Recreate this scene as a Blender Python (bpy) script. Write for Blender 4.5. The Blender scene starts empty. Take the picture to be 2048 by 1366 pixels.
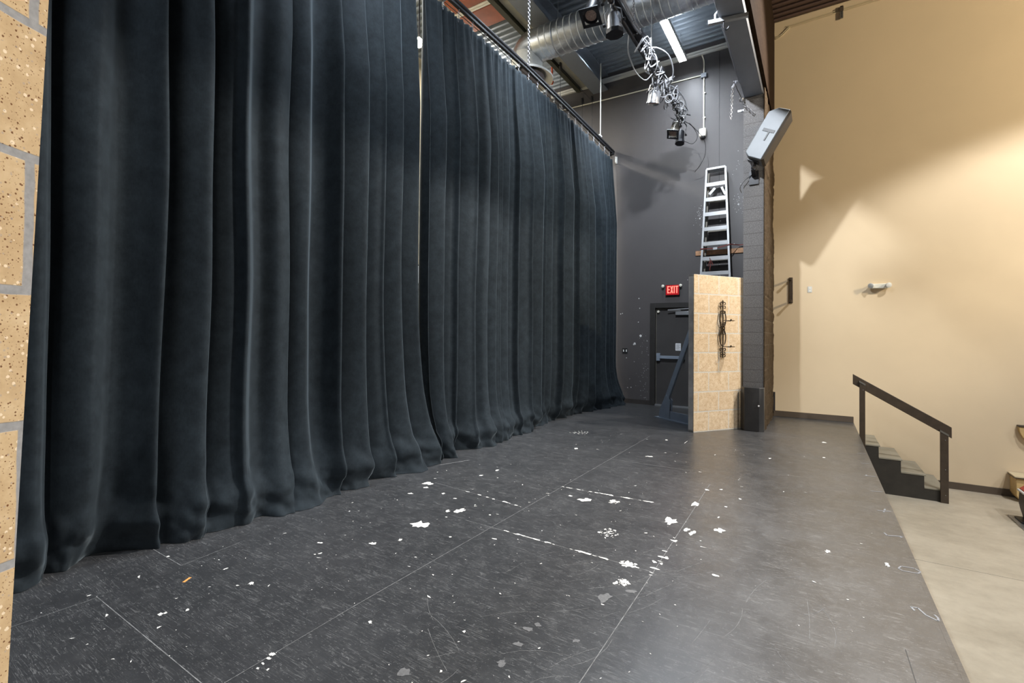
import bpy, bmesh, math, random
from mathutils import Vector, Matrix, noise
PI = math.pi
random.seed(7)
SC = bpy.context.scene
COL = SC.collection
V = Vector

# ------------------------------------------------------------------ materials
def lin(c):
    r = []
    for v in c:
        v = v / 255.0
        r.append(v / 12.92 if v <= 0.04045 else ((v + 0.055) / 1.055) ** 2.4)
    return (r[0], r[1], r[2], 1.0)

class NT:
    def __init__(s, name):
        s.m = bpy.data.materials.new(name); s.m.use_nodes = True
        s.n = s.m.node_tree.nodes; s.l = s.m.node_tree.links
        s.b = s.n['Principled BSDF']
    def add(s, t, **k):
        n = s.n.new(t)
        for a, v in k.items():
            if a.startswith('i_'):
                key = a[2:]
                n.inputs[int(key) if key.isdigit() else key.replace('_', ' ')].default_value = v
            else: setattr(n, a, v)
        return n
    def link(s, a, b): s.l.new(a, b)
    def ramp(s, fac, pts):
        r = s.n.new('ShaderNodeValToRGB'); e = r.color_ramp.elements
        while len(e) < len(pts): e.new(0.5)
        for i, (p, c) in enumerate(pts):
            e[i].position = p; e[i].color = c if len(c) == 4 else (*c, 1)
        s.link(fac, r.inputs['Fac']); return r
    def mix(s, fac, a, b, mode='MIX'):
        m = s.n.new('ShaderNodeMix'); m.data_type = 'RGBA'; m.blend_type = mode
        for v, i in ((fac, 0), (a, 6), (b, 7)):
            if hasattr(v, 'is_linked') or hasattr(v, 'links'): s.link(v, m.inputs[i])
            else: m.inputs[i].default_value = v
        return m.outputs[2]
    def math(s, op, a, b=0.0):
        m = s.n.new('ShaderNodeMath'); m.operation = op
        for i, v in enumerate((a, b)):
            if hasattr(v, 'links'): s.link(v, m.inputs[i])
            else: m.inputs[i].default_value = v
        return m.outputs[0]
    def coord(s, scale=(1, 1, 1), rot=(0, 0, 0), loc=(0, 0, 0), src='Object'):
        t = s.n.new('ShaderNodeTexCoord'); mp = s.n.new('ShaderNodeMapping')
        mp.inputs['Scale'].default_value = scale; mp.inputs['Rotation'].default_value = rot; mp.inputs['Location'].default_value = loc
        s.link(t.outputs[src], mp.inputs['Vector']); return mp.outputs['Vector']
    def noise(s, vec, scale, detail=4, rough=.55, dist=0.0):
        n = s.add('ShaderNodeTexNoise', i_Scale=scale, i_Detail=detail, i_Roughness=rough, i_Distortion=dist)
        s.link(vec, n.inputs['Vector']); return n.outputs['Fac']
    def bump(s, h, strength=.3, dist=.01):
        b = s.add('ShaderNodeBump', i_Strength=strength, i_Distance=dist)
        s.link(h, b.inputs['Height']); s.link(b.outputs['Normal'], s.b.inputs['Normal'])

def pm(name, col, rough=.5, metal=0.0, var=0.0, vscale=6.0, bump=0.0, bscale=60.0, spec=None, emit=None, estr=0.0):
    t = NT(name); b = t.b
    b.inputs['Roughness'].default_value = rough; b.inputs['Metallic'].default_value = metal
    if spec is not None: b.inputs['Specular IOR Level'].default_value = spec
    c = lin(col)
    if var > 0:
        v = t.coord(); f = t.noise(v, vscale, 5)
        lo = tuple(x * (1 - var) for x in c[:3]); hi = tuple(min(1, x * (1 + var)) for x in c[:3])
        r = t.ramp(f, [(.3, lo), (.7, hi)]); t.link(r.outputs['Color'], b.inputs['Base Color'])
    else: b.inputs['Base Color'].default_value = c
    if bump > 0: t.bump(t.noise(t.coord(), bscale, 4), bump, .004)
    if emit: b.inputs['Emission Color'].default_value = lin(emit); b.inputs['Emission Strength'].default_value = estr
    return t.m

M = {}
M['black_metal'] = pm('black_metal', (34, 34, 38), .42, .3, .2)
M['black_plastic'] = pm('black_plastic', (30, 30, 32), .5, 0, .15)
M['dark_frame'] = pm('dark_door_frame', (40, 38, 37), .5, 0, .15)
M['door_leaf'] = pm('door_leaf_paint', (60, 58, 58), .5, 0, .08, 3)
M['steel'] = pm('satin_steel', (170, 172, 175), .38, .8, .1)
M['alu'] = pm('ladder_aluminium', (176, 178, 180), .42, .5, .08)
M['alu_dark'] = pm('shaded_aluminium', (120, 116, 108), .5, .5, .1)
M['silver'] = pm('polished_silver_lamp_body', (205, 206, 210), .25, .85, .05)
M['white_paint'] = pm('white_painted_metal', (205, 205, 200), .5, 0, .05)
M['offwhite_plastic'] = pm('offwhite_plastic', (228, 224, 210), .45, 0, .03)
M['chrome'] = pm('bright_chain_steel', (122, 122, 126), .4, .6)
M['header_black'] = pm('header_black_paint', (118, 124, 134), .45, 0, .08, 2)
M['beam_grey'] = pm('beam_grey_paint', (122, 128, 136), .5, 0, .06, 2)
M['cream_beam'] = pm('cream_beam_paint', (165, 162, 148), .55, 0, .06)
M['olive'] = pm('olive_joist_paint', (62, 62, 48), .6, 0, .1)
M['rust'] = pm('rust_red_primer', (150, 76, 44), .6, 0, .25, 3)
M['grey_jack'] = pm('blue_grey_brace_paint', (124, 134, 148), .5, 0, .08)
M['flat_edge'] = pm('flat_edge_paint', (196, 192, 188), .6, 0, .25, 5)
M['iron'] = pm('wrought_iron_bronze', (62, 50, 36), .45, .5, .25, 30)
M['rail_brown'] = pm('dark_brown_stained_wood', (66, 54, 42), .45, 0, .2, 12)
M['stair_black'] = pm('stair_side_paint', (50, 46, 40), .55, 0, .2, 8)
M['tread'] = pm('stair_tread_paint', (140, 134, 118), .45, 0, .1, 6)
M['base_brown'] = pm('brown_vinyl_base', (84, 72, 60), .5, 0, .08)
M['base_dark'] = pm('dark_vinyl_base', (52, 48, 47), .45, 0, .1)
M['speaker_grey'] = pm('speaker_grey_plastic', (104, 108, 112), .5, 0, .05, bump=.06, bscale=400)
M['grille'] = pm('speaker_grille', (52, 45, 38), .6, .2, .15, 200)
M['wood_board'] = pm('bare_pine_board', (176, 134, 100), .65, 0, .3, 14)
M['red_strap'] = pm('red_strap_webbing', (112, 46, 40), .7, 0, .15)
M['paper'] = pm('white_paper', (225, 226, 230), .7)
M['print'] = pm('grey_print', (110, 110, 116), .7)
M['switch_white'] = pm('switch_white', (220, 220, 220), .4)
M['red_housing'] = pm('exit_red_face', (120, 8, 14), .4, 0, 0, emit=(150, 4, 16), estr=.55)
M['exit_letter'] = pm('exit_lit_letters', (255, 90, 80), .4, 0, 0, emit=(255, 92, 78), estr=2.2)
M['cable_grey'] = pm('pale_cable_jacket', (146, 148, 152), .4, 0, .1)
M['cable_black'] = pm('black_cable_jacket', (28, 28, 32), .5)
M['lens'] = pm('lamp_lens', (150, 128, 118), .5, 0, .4, 70)
M['cushion'] = pm('red_seat_fabric', (178, 78, 58), .9, 0, .15, 30)
M['seat_plastic'] = pm('dark_seat_shell', (48, 42, 38), .5, 0, .1)
M['tan_wood'] = pm('tan_laminate', (196, 166, 112), .5, 0, .08)
M['edge_dark'] = pm('dark_edge_band', (70, 58, 46), .5)
M['beige_panel'] = pm('beige_panel', (200, 184, 150), .7, 0, .06)
M['blue_bin'] = pm('blue_plastic', (60, 100, 175), .45)
M['orange_tape'] = pm('orange_tape', (220, 150, 80), .6)
M['chip'] = pm('bare_white_chip', (214, 212, 206), .8, 0, .06, 40)
M['smear'] = pm('grey_scuff_patch', (98, 98, 99), .6, 0, .2, 60)
M['tape'] = pm('chalk_mark', (138, 138, 140), .7)
M['seam'] = pm('seam_line', (112, 112, 112), .7, 0, .5, 25)
M['seam_dark'] = pm('dark_seam_line', (60, 58, 56), .7)
M['orange_sprinkler'] = pm('sprinkler_orange', (215, 90, 50), .5)
M['tube'] = pm('fluorescent_tube', (255, 255, 255), .4, 0, 0, emit=(250, 252, 255), estr=26)
M['work_lamp'] = pm('work_lamp_glow', (255, 244, 214), .4, 0, 0, emit=(255, 240, 196), estr=60)
M['wall_chip'] = pm('bare_plaster_chip', (205, 205, 205), .8)
M['carpet'] = pm('dark_aisle_carpet', (70, 68, 66), .95, 0, .3, 120, bump=.3, bscale=300)
M['box_black'] = pm('black_cabinet_paint', (44, 43, 43), .4, 0, .15, 10)
M['duct_inner'] = pm('diffuser_inside', (150, 146, 156), .6, .1, .05)

def mk_velvet():
    t = NT('velvet_curtain'); b = t.b
    f = t.noise(t.coord((3, 3, 3)), 3.0, 6, .7)
    f2 = t.noise(t.coord((40, 40, 12)), 3.0, 3)
    f = t.math('ADD', t.math('MULTIPLY', f, .75), t.math('MULTIPLY', f2, .25))
    r = t.ramp(f, [(.3, lin((21, 26, 30))), (.72, lin((39, 46, 51)))])
    t.link(r.outputs['Color'], b.inputs['Base Color'])
    b.inputs['Roughness'].default_value = .85; b.inputs['Specular IOR Level'].default_value = .15
    b.inputs['Sheen Weight'].default_value = .34; b.inputs['Sheen Roughness'].default_value = .30
    b.inputs['Sheen Tint'].default_value = lin((186, 200, 208))
    t.bump(t.noise(t.coord(), 220, 3), .12, .002)
    return t.m
M['velvet'] = mk_velvet()

def mk_wall(name, col, var, bscale=90, rough=.6, bs=.1):
    t = NT(name); c = lin(col)
    f = t.noise(t.coord(), .9, 5, .6)
    r = t.ramp(f, [(.25, tuple(x * (1 - var) for x in c[:3])), (.75, tuple(x * (1 + var) for x in c[:3]))])
    t.link(r.outputs['Color'], t.b.inputs['Base Color']); t.b.inputs['Roughness'].default_value = rough
    t.bump(t.noise(t.coord(), bscale, 4), bs, .003); return t.m
M['tan_wall'] = mk_wall('tan_wall_paint', (218, 197, 164), .04)
M['dark_wall'] = mk_wall('dark_wall_paint', (74, 71, 72), .08, rough=.5)
M['back_beige'] = mk_wall('backstage_wall_paint', (205, 190, 160), .05)

def mk_floor():
    t = NT('black_stage_floor'); b = t.b
    big = t.noise(t.coord((1, 1, 1)), .8, 5, .6)
    base = t.ramp(big, [(.3, lin((38, 39, 41))), (.7, lin((50, 50, 52)))]).outputs['Color']
    def hair(scale, rot, sc, w, seed, dist=0.0):
        n = t.noise(t.coord(scale, rot, (seed, seed * .7, 0)), sc, 2, .5, dist)
        a = t.math('ABSOLUTE', t.math('SUBTRACT', n, .5))
        return t.math('LESS_THAN', a, w)
    def msk(sc, thr, seed):
        n = t.noise(t.coord((1, 1, 1), (0, 0, 0), (seed, 3, 0)), sc, 4, .7)
        return t.math('GREATER_THAN', n, thr)
    tot = None
    for i, (scale, ang, sc, w, thr, k) in enumerate([((1.2, 26, 1), .35, 2.2, .0075, .53, .75), ((1.0, 22, 1), -.5, 2.4, .007, .54, .7), ((1, 30, 1), 1.2, 2.0, .008, .55, .6),
                                ((1.3, 30, 1), .85, 2.6, .007, .52, .7), ((1.5, 40, 1), 2.2, 2.2, .008, .55, .6), ((1, 14, 1), .02, 3.5, .007, .55, .5), ((2, 44, 1), 1.05, 2.0, .006, .56, .5)]):
        h = t.math('MULTIPLY', t.math('MULTIPLY', hair(scale, (0, 0, ang), sc, w, i * 5.3, .6), msk(7 + i, thr, i * 2.1)), k * .5)
        tot = h if tot is None else t.math('MAXIMUM', tot, h)
    fl = t.noise(t.coord(), 75, 2, .6)
    fk = t.math('MULTIPLY', t.math('GREATER_THAN', fl, .69), .5)
    tot = t.math('MAXIMUM', tot, fk)
    c = t.mix(tot, base, lin((138, 138, 138)))
    du = t.noise(t.coord(), 9, 8, .75)
    c = t.mix(t.math('MULTIPLY', t.ramp(du, [(.5, (0, 0, 0)), (.8, (1, 1, 1))]).outputs['Color'], .3), c, lin((96, 96, 97)))
    t.link(c, b.inputs['Base Color'])
    rr = t.ramp(t.noise(t.coord(), 2.2, 6, .7), [(.3, (.30,) * 3), (.75, (.42,) * 3)])
    t.link(rr.outputs['Color'], b.inputs['Roughness'])
    b.inputs['IOR'].default_value = 2.45
    t.bump(t.noise(t.coord((2, 14, 1), (0, 0, .9)), 6, 5, .7), .05, .004)
    return t.m
M['stage_floor'] = mk_floor()

def mk_concrete():
    t = NT('pale_concrete'); b = t.b
    f = t.math('ADD', t.math('MULTIPLY', t.noise(t.coord((1, 1.6, 1)), 1.1, 6, .65), .7), t.math('MULTIPLY', t.noise(t.coord(), 9, 6, .7), .3))
    r = t.ramp(f, [(.32, lin((158, 147, 128))), (.55, lin((182, 171, 151))), (.75, lin((195, 184, 165)))])
    t.link(r.outputs['Color'], b.inputs['Base Color']); b.inputs['Roughness'].default_value = .5
    return t.m
M['concrete'] = mk_concrete()

def mk_block(name, cols, mortar, bw, rh, msz, offs=(0, 0, 0), speck=None, axis='xz', bstr=.5, nscale=30, mbump=.6):
    """running-bond blocks; axis xz: across = local x (+y), up = z"""
    t = NT(name); b = t.b
    tc = t.add('ShaderNodeTexCoord'); sx = t.add('ShaderNodeSeparateXYZ'); t.link(tc.outputs['Object'], sx.inputs[0])
    across = t.math('ADD', sx.outputs[0], sx.outputs[1]) if axis == 'sum' else sx.outputs[0 if axis == 'xz' else 1]
    cb = t.add('ShaderNodeCombineXYZ')
    t.link(t.math('ADD', across, offs[0]), cb.inputs[0]); t.link(t.math('ADD', sx.outputs[2], offs[1]), cb.inputs[1])
    wob = t.noise(t.coord(), 7, 2)
    br = t.add('ShaderNodeTexBrick', offset=.5, squash=1.0)
    br.inputs['Scale'].default_value = 1; br.inputs['Brick Width'].default_value = bw; br.inputs['Row Height'].default_value = rh
    br.inputs['Mortar Size'].default_value = msz; br.inputs['Mortar Smooth'].default_value = .25; br.inputs['Bias'].default_value = 0
    br.inputs['Color1'].default_value = (0, 0, 0, 1); br.inputs['Color2'].default_value = (1, 1, 1, 1); br.inputs['Mortar'].default_value = (.5, .5, .5, 1)
    va = t.add('ShaderNodeVectorMath', operation='ADD'); t.link(cb.outputs[0], va.inputs[0])
    w2 = t.add('ShaderNodeCombineXYZ'); t.link(t.math('MULTIPLY', t.math('SUBTRACT', wob, .5), msz * 1.3), w2.inputs[0]); t.link(t.math('MULTIPLY', t.math('SUBTRACT', wob, .5), msz * 1.3), w2.inputs[1])
    t.link(w2.outputs[0], va.inputs[1]); t.link(va.outputs[0], br.inputs['Vector'])
    n1 = t.noise(t.coord(), nscale, 6, .7)
    c = t.ramp(n1, [(.3, lin(cols[0])), (.52, lin(cols[1])), (.74, lin(cols[2]))]).outputs['Color']
    tint = t.mix(t.math('MULTIPLY', br.outputs['Color'], .25), c, lin(cols[0]))
    c = tint
    if speck:
        for (sc, thr, colr, seed, amt) in speck:
            vo = t.add('ShaderNodeTexVoronoi', i_Scale=sc); t.link(t.coord(loc=(seed, seed, seed)), vo.inputs['Vector'])
            big = t.noise(t.coord(loc=(seed, 0, 0)), 9, 3)
            m = t.math('MULTIPLY', t.math('LESS_THAN', t.math('ADD', vo.outputs['Distance'], t.math('MULTIPLY', t.noise(t.coord(), sc * 2.5, 2), .15)), t.math('MULTIPLY', thr, t.math('ADD', big, .5))), amt)
            c = t.mix(m, c, lin(colr))
    mort = t.ramp(t.noise(t.coord(), 60, 4), [(.3, lin(tuple(x * .86 for x in mortar))), (.7, lin(mortar))]).outputs['Color']
    c = t.mix(br.outputs['Fac'], c, mort)
    t.link(c, b.inputs['Base Color']); b.inputs['Roughness'].default_value = .9; b.inputs['Specular IOR Level'].default_value = .12
    h = t.math('SUBTRACT', t.math('MULTIPLY', n1, bstr), t.math('MULTIPLY', br.outputs['Fac'], mbump))
    t.bump(h, .6, .012); return t.m
M['faux_block'] = mk_block('painted_tan_block', [(176, 150, 118), (196, 174, 144), (210, 192, 166)], (200, 192, 178), .43, .3125, .012, (.12, -.005 + .3125, 0),
                           [(38, .34, (150, 118, 84), 1.3, .5), (55, .30, (228, 214, 188), 4.1, .4), (70, .22, (176, 150, 120), 7.7, .5)], 'xz', .06, 14, .12)
M['near_block'] = mk_block('painted_near_block', [(160, 134, 100), (176, 151, 115), (190, 168, 134)], (142, 140, 138), .62, .313, .012, (0.63, -.02 + .0, 0),
                           [(85, .26, (92, 58, 34), 1.3, .9), (45, .25, (222, 204, 176), 4.1, .6), (60, .22, (150, 136, 124), 7.7, .6), (150, .25, (104, 66, 38), 2.7, .7)], 'xz', .05, 12, .1)
M['cmu'] = mk_block('grey_block', [(78, 77, 78), (104, 102, 102), (142, 140, 139)], (90, 87, 86), 1.7, .2035, .0045, (.25, .04, 0), [(140, .25, (70, 68, 70), 2.0, .6), (170, .22, (190, 188, 186), 5.0, .5)], 'xz', .25, 70, .5)
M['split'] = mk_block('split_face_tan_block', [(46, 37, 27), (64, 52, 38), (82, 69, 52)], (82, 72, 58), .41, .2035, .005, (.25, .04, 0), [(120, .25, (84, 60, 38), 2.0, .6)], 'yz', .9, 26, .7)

def mk_wood():
    t = NT('rough_sawn_fascia'); n = t.noise(t.coord((22, 1.6, 22)), 2.4, 8, .7, 1.2)
    r = t.ramp(n, [(.28, lin((28, 21, 16))), (.5, lin((44, 33, 25))), (.72, lin((56, 44, 34)))])
    t.link(r.outputs['Color'], t.b.inputs['Base Color']); t.b.inputs['Roughness'].default_value = .9; t.b.inputs['Specular IOR Level'].default_value = .05
    t.bump(n, .5, .012); return t.m
M['fascia'] = mk_wood()

def mk_deck(name, a, b2, metal, rough):
    t = NT(name); f = t.noise(t.coord((.6, 6, 1)), 2.5, 5, .6)
    r = t.ramp(f, [(.3, lin(a)), (.7, lin(b2))]); t.link(r.outputs['Color'], t.b.inputs['Base Color'])
    t.b.inputs['Metallic'].default_value = metal; t.b.inputs['Roughness'].default_value = rough; return t.m
M['deck'] = mk_deck('galvanised_deck', (112, 120, 128), (136, 144, 152), .2, .5)
M['deck_house'] = mk_deck('brown_painted_deck', (84, 64, 56), (104, 82, 72), 0, .6)

def mk_duct():
    t = NT('galvanised_duct'); b = t.b
    f = t.noise(t.coord((1, 1, 1)), 5, 6, .65)
    r = t.ramp(f, [(.3, lin((168, 172, 176))), (.7, lin((214, 216, 218)))]); t.link(r.outputs['Color'], b.inputs['Base Color'])
    b.inputs['Metallic'].default_value = .95
    rr = t.ramp(t.noise(t.coord(), 3, 4), [(.3, (.29,) * 3), (.7, (.38,) * 3)]); t.link(rr.outputs['Color'], b.inputs['Roughness'])
    return t.m
M['duct'] = mk_duct()

# ------------------------------------------------------------------ mesh helpers
def box(bm, x0, x1, y0, y1, z0, z1, mi=0):
    vs = [bm.verts.new(p) for p in ((x0, y0, z0), (x1, y0, z0), (x1, y1, z0), (x0, y1, z0), (x0, y0, z1), (x1, y0, z1), (x1, y1, z1), (x0, y1, z1))]
    for f in ((3, 2, 1, 0), (4, 5, 6, 7), (0, 1, 5, 4), (1, 2, 6, 5), (2, 3, 7, 6), (3, 0, 4, 7)):
        bm.faces.new([vs[i] for i in f]).material_index = mi
def frame_of(d, up=V((0, 0, 1))):
    d = d.normalized()
    if abs(d.dot(up)) > .98: up = V((1, 0, 0))
    a = d.cross(up).normalized(); return a, a.cross(d).normalized()
def bar(bm, p0, p1, w, h, up=V((0, 0, 1)), mi=0):
    """rectangular bar from p0 to p1, w across, h along up"""
    p0, p1 = V(p0), V(p1); a, u = frame_of(p1 - p0, V(up)); vs = []
    for p in (p0, p1):
        for sa, su in ((-1, -1), (1, -1), (1, 1), (-1, 1)): vs.append(bm.verts.new(p + a * (sa * w / 2) + u * (su * h / 2)))
    for f in ((3, 2, 1, 0), (4, 5, 6, 7), (0, 1, 5, 4), (1, 2, 6, 5), (2, 3, 7, 6), (3, 0, 4, 7)):
        bm.faces.new([vs[i] for i in f]).material_index = mi
def tube(bm, pts, r, seg=8, closed=False, mi=0):
    pts = [V(p) for p in pts]; n = len(pts); rings = []
    up = V((0, 0, 1)); pa = None
    for i, p in enumerate(pts):
        if closed: d = pts[(i + 1) % n] - pts[i - 1]
        else: d = pts[min(i + 1, n - 1)] - pts[max(i - 1, 0)]
        if d.length < 1e-9: d = V((0, 0, 1))
        d.normalize()
        if pa is None: a, u = frame_of(d, up)
        else:
            a = pa - d * pa.dot(d)
            a = a.normalized() if a.length > 1e-6 else frame_of(d)[0]
            u = a.cross(d).normalized()
        pa = a
        rr = r[i] if isinstance(r, (list, tuple)) else r
        rings.append([bm.verts.new(p + (a * math.cos(2 * PI * k / seg) + u * math.sin(2 * PI * k / seg)) * rr) for k in range(seg)])
    m = n if closed else n - 1
    for i in range(m):
        A, B = rings[i], rings[(i + 1) % n]
        for k in range(seg):
            f = bm.faces.new((A[k], A[(k + 1) % seg], B[(k + 1) % seg], B[k])); f.material_index = mi
    if not closed:
        bm.faces.new(rings[0][::-1]).material_index = mi; bm.faces.new(rings[-1]).material_index = mi
def lathe(bm, prof, p0, axis, seg=24, mi=0, cap=True):
    """prof: (distance along axis, radius)"""
    p0 = V(p0); ax = V(axis).normalized(); a, u = frame_of(ax); rings = []
    for h, r in prof: rings.append([bm.verts.new(p0 + ax * h + (a * math.cos(2 * PI * k / seg) + u * math.sin(2 * PI * k / seg)) * max(r, 1e-4)) for k in range(seg)])
    for A, B in zip(rings, rings[1:]):
        for k in range(seg): bm.faces.new((A[k], A[(k + 1) % seg], B[(k + 1) % seg], B[k])).material_index = mi
    if cap:
        bm.faces.new(rings[0][::-1]).material_index = mi; bm.faces.new(rings[-1]).material_index = mi
def prism(bm, poly, ax, a0, a1, mi=0):
    """extrude 2D polygon along axis ax ('x': poly=(y,z), 'y': (x,z), 'z': (x,y))"""
    def P(q, t): return {'x': (t, q[0], q[1]), 'y': (q[0], t, q[1]), 'z': (q[0], q[1], t)}[ax]
    A = [bm.verts.new(P(q, a0)) for q in poly]; B = [bm.verts.new(P(q, a1)) for q in poly]; n = len(poly)
    bm.faces.new(A[::-1]).material_index = mi; bm.faces.new(B).material_index = mi
    for i in range(n): bm.faces.new((A[i], A[(i + 1) % n], B[(i + 1) % n], B[i])).material_index = mi
def chain(bm, p0, p1, link=.032, r=.0032, w=.011):
    p0, p1 = V(p0), V(p1); d = p1 - p0; n = max(2, int(d.length / (link * .78))); d = d / n; dn = d.normalized(); a, u = frame_of(dn)
    for i in range(n):
        c = p0 + d * (i + .5); s = a if i % 2 else u; pts = []
        for k in range(8):
            t = 2 * PI * k / 8; pts.append(c + s * (math.cos(t) * w) + dn * (math.sin(t) * link * .5))
        tube(bm, pts, r, 4, True)
def spline(pts, n=8):
    pts = [V(p) for p in pts]; out = []
    P = [pts[0] * 2 - pts[1]] + pts + [pts[-1] * 2 - pts[-2]]
    for i in range(1, len(P) - 2):
        for k in range(n):
            t = k / n; a, b, c, d = P[i - 1], P[i], P[i + 1], P[i + 2]
            out.append(.5 * ((2 * b) + (c - a) * t + (2 * a - 5 * b + 4 * c - d) * t * t + (3 * b - a - 3 * c + d) * t ** 3))
    out.append(pts[-1]); return out

WL = {}
def finish(name, bm, mats, smooth=True, bev=0.0, ang=.7):
    bmesh.ops.recalc_face_normals(bm, faces=bm.faces)
    me = bpy.data.meshes.new(name); bm.to_mesh(me); bm.free()
    for m in (mats if isinstance(mats, (list, tuple)) else [mats]): me.materials.append(m)
    if smooth:
        me.polygons.foreach_set('use_smooth', [True] * len(me.polygons)); me.set_sharp_from_angle(angle=ang)
    o = bpy.data.objects.new(name, me); COL.objects.link(o)
    if bev > 0:
        b = o.modifiers.new('bevel', 'BEVEL'); b.width = bev; b.segments = 2; b.limit_method = 'ANGLE'; b.angle_limit = .6
    return o
def tag(o, label, cat, group=None):
    o['label'] = label; o['category'] = cat
    if group: o['group'] = group
    return o
def thing(name, label, cat, loc, rotz=0.0, group=None):
    o = bpy.data.objects.new(name, None); COL.objects.link(o); o.empty_display_size = .1
    o.location = loc; o.rotation_euler = (0, 0, rotz); WL[o.name] = V(loc); return tag(o, label, cat, group)
def part(name, bm, mats, parent, label=None, local=False, **k):
    if not local: bmesh.ops.translate(bm, verts=bm.verts, vec=-WL[parent.name])
    o = finish(name, bm, mats, **k); o.parent = parent; WL[o.name] = WL[parent.name]
    if label: o['label'] = label
    return o
def solo(name, bm, mats, label, cat, group=None, **k):
    lo = [min(v.co[i] for v in bm.verts) for i in range(3)]; hi = [max(v.co[i] for v in bm.verts) for i in range(3)]
    loc = V(((lo[0] + hi[0]) / 2, (lo[1] + hi[1]) / 2, lo[2])); bmesh.ops.translate(bm, verts=bm.verts, vec=-loc)
    o = finish(name, bm, mats, **k); o.location = loc; WL[o.name] = loc
    return tag(o, label, cat, group)
def struct(name, bm, mats, label=None, parent=None, **k):
    k.setdefault('smooth', False)
    o = finish(name, bm, mats, **k); WL[o.name] = V((0, 0, 0))
    if parent: o.parent = parent
    else: o['kind'] = 'structure'
    if label: o['label'] = label
    return o
def B(*boxes):
    bm = bmesh.new()
    for b in boxes: box(bm, *b)
    return bm
def T(*tubes):
    bm = bmesh.new()
    for t in tubes: tube(bm, *t)
    return bm
def lerp(tab, x):
    if x <= tab[0][0]: return tab[0][1]
    for (a, va), (b, vb) in zip(tab, tab[1:]):
        if x <= b: return va + (vb - va) * (x - a) / (b - a)
    return tab[-1][1]

# ------------------------------------------------------------------ room shell
YW = 10.51; ZH = -.94; DK = 7.66; XE = .56
# stage deck with its chips, seams and chalk marks as wear of the same surface
bm = B((-8.6, XE, -4.5, YW, -.06, 0, ))
bm_mats = [M['stage_floor'], M['chip'], M['smear'], M['tape'], M['seam'], M['seam_dark'], M['orange_tape']]
rnd = random.Random(3); ZB = [0.0]
def blob(x, y, rx, ry, mi, z=.0012, n=11, rough=.45, ang=0):
    vs = []; k1 = rnd.random() * 6
    if n == 11: n = 16
    for i in range(n):
        t = 2 * PI * i / n; r = 1 + rough * (rnd.random() - .5) * 2 * .8 + .18 * math.sin(2 * t + k1)
        dx, dy = math.cos(t) * rx * r, math.sin(t) * ry * r
        vs.append(bm.verts.new((x + dx * math.cos(ang) - dy * math.sin(ang), y + dx * math.sin(ang) + dy * math.cos(ang), z)))
    ZB[0] += 2e-6
    for v in vs: v.co.z += ZB[0]
    bm.faces.new(vs).material_index = mi
def strip(p0, p1, w, mi, z=.0008):
    p0, p1 = V((*p0, z)), V((*p1, z)); d = (p1 - p0).normalized(); s = V((-d.y, d.x, 0)) * w / 2
    bm.faces.new([bm.verts.new(p) for p in (p0 - s, p1 - s, p1 + s, p0 + s)]).material_index = mi
CH = [(-2.62, 2.797, 0.069, 0.075), (-2.556, 3.203, 0.042, 0.052), (-2.636, 3.135, 0.019, 0.029), (-3.29, 3.598, 0.055, 0.041), (-3.216, 3.496, 0.029, 0.023), (-2.662, 2.356, 0.025, 0.025), (-2.548, 2.503, 0.014, 0.022), (-1.779, 4.047, 0.055, 0.061), (-1.936, 4.071, 0.021, 0.021), (-1.002, 3.978, 0.049, 0.089), (-0.917, 4.509, 0.036, 0.062), (-0.851, 3.863, 0.023, 0.041), (-0.8, 3.83, 0.023, 0.045), (-0.629, 4.002, 0.043, 0.042), (-1.758, 5.971, 0.044, 0.039), (-1.836, 7.071, 0.026, 0.036), (-2.697, 5.829, 0.027, 0.043), (-2.977, 4.376, 0.022, 0.029), (-3.007, 4.126, 0.016, 0.027), (-3.214, 3.283, 0.023, 0.022), (-2.782, 3.411, 0.016, 0.013), (-2.959, 3.457, 0.019, 0.021), (-2.278, 2.747, 0.011, 0.013), (-1.989, 2.9, 0.024, 0.009), (0.066, 4.036, 0.02, 0.028), (0.395, 4.027, 0.012, 0.04), (-0.536, 3.231, 0.022, 0.014), (-1.075, 3.06, 0.017, 0.018), (-1.047, 3.095, 0.01, 0.014), (-1.023, 2.797, 0.018, 0.021), (-0.905, 3.199, 0.017, 0.015), (-0.854, 3.302, 0.014, 0.023), (-0.87, 3.612, 0.013, 0.023), (-0.861, 3.195, 0.012, 0.014), (-0.903, 4.988, 0.02, 0.025), (-0.79, 5.083, 0.017, 0.025), (-0.596, 4.885, 0.012, 0.023), (-0.672, 4.585, 0.011, 0.02), (-0.685, 4.283, 0.008, 0.018), (-2.922, 1.145, 0.018, 0.011), (-2.913, 1.167, 0.012, 0.008), (-2.799, 1.092, 0.011, 0.01), (-2.838, 1.579, 0.018, 0.019), (-3.145, 1.586, 0.008, 0.015), (-2.848, 1.244, 0.012, 0.011), (-2.128, 1.291, 0.016, 0.01), (-2.117, 1.266, 0.014, 0.009), (-2.102, 1.232, 0.009, 0.007), (-2.094, 1.202, 0.008, 0.007), (-3.635, 1.463, 0.011, 0.013), (-2.983, 2.15, 0.021, 0.013), (-2.84, 2.049, 0.01, 0.012), (-3.817, 2.77, 0.009, 0.022), (0.094, 8.232, 0.037, 0.04), (0.082, 7.193, 0.019, 0.03), (-0.485, 6.739, 0.019, 0.028), (-1.087, 6.53, 0.01, 0.028), (-1.567, 7.061, 0.007, 0.086), (-2.286, 3.263, 0.01, 0.011), (-1.947, 1.708, 0.013, 0.011)]
for c in CH: blob(c[0], c[1], c[2] * .86, c[3] * .86, 1, rough=.55)
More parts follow.
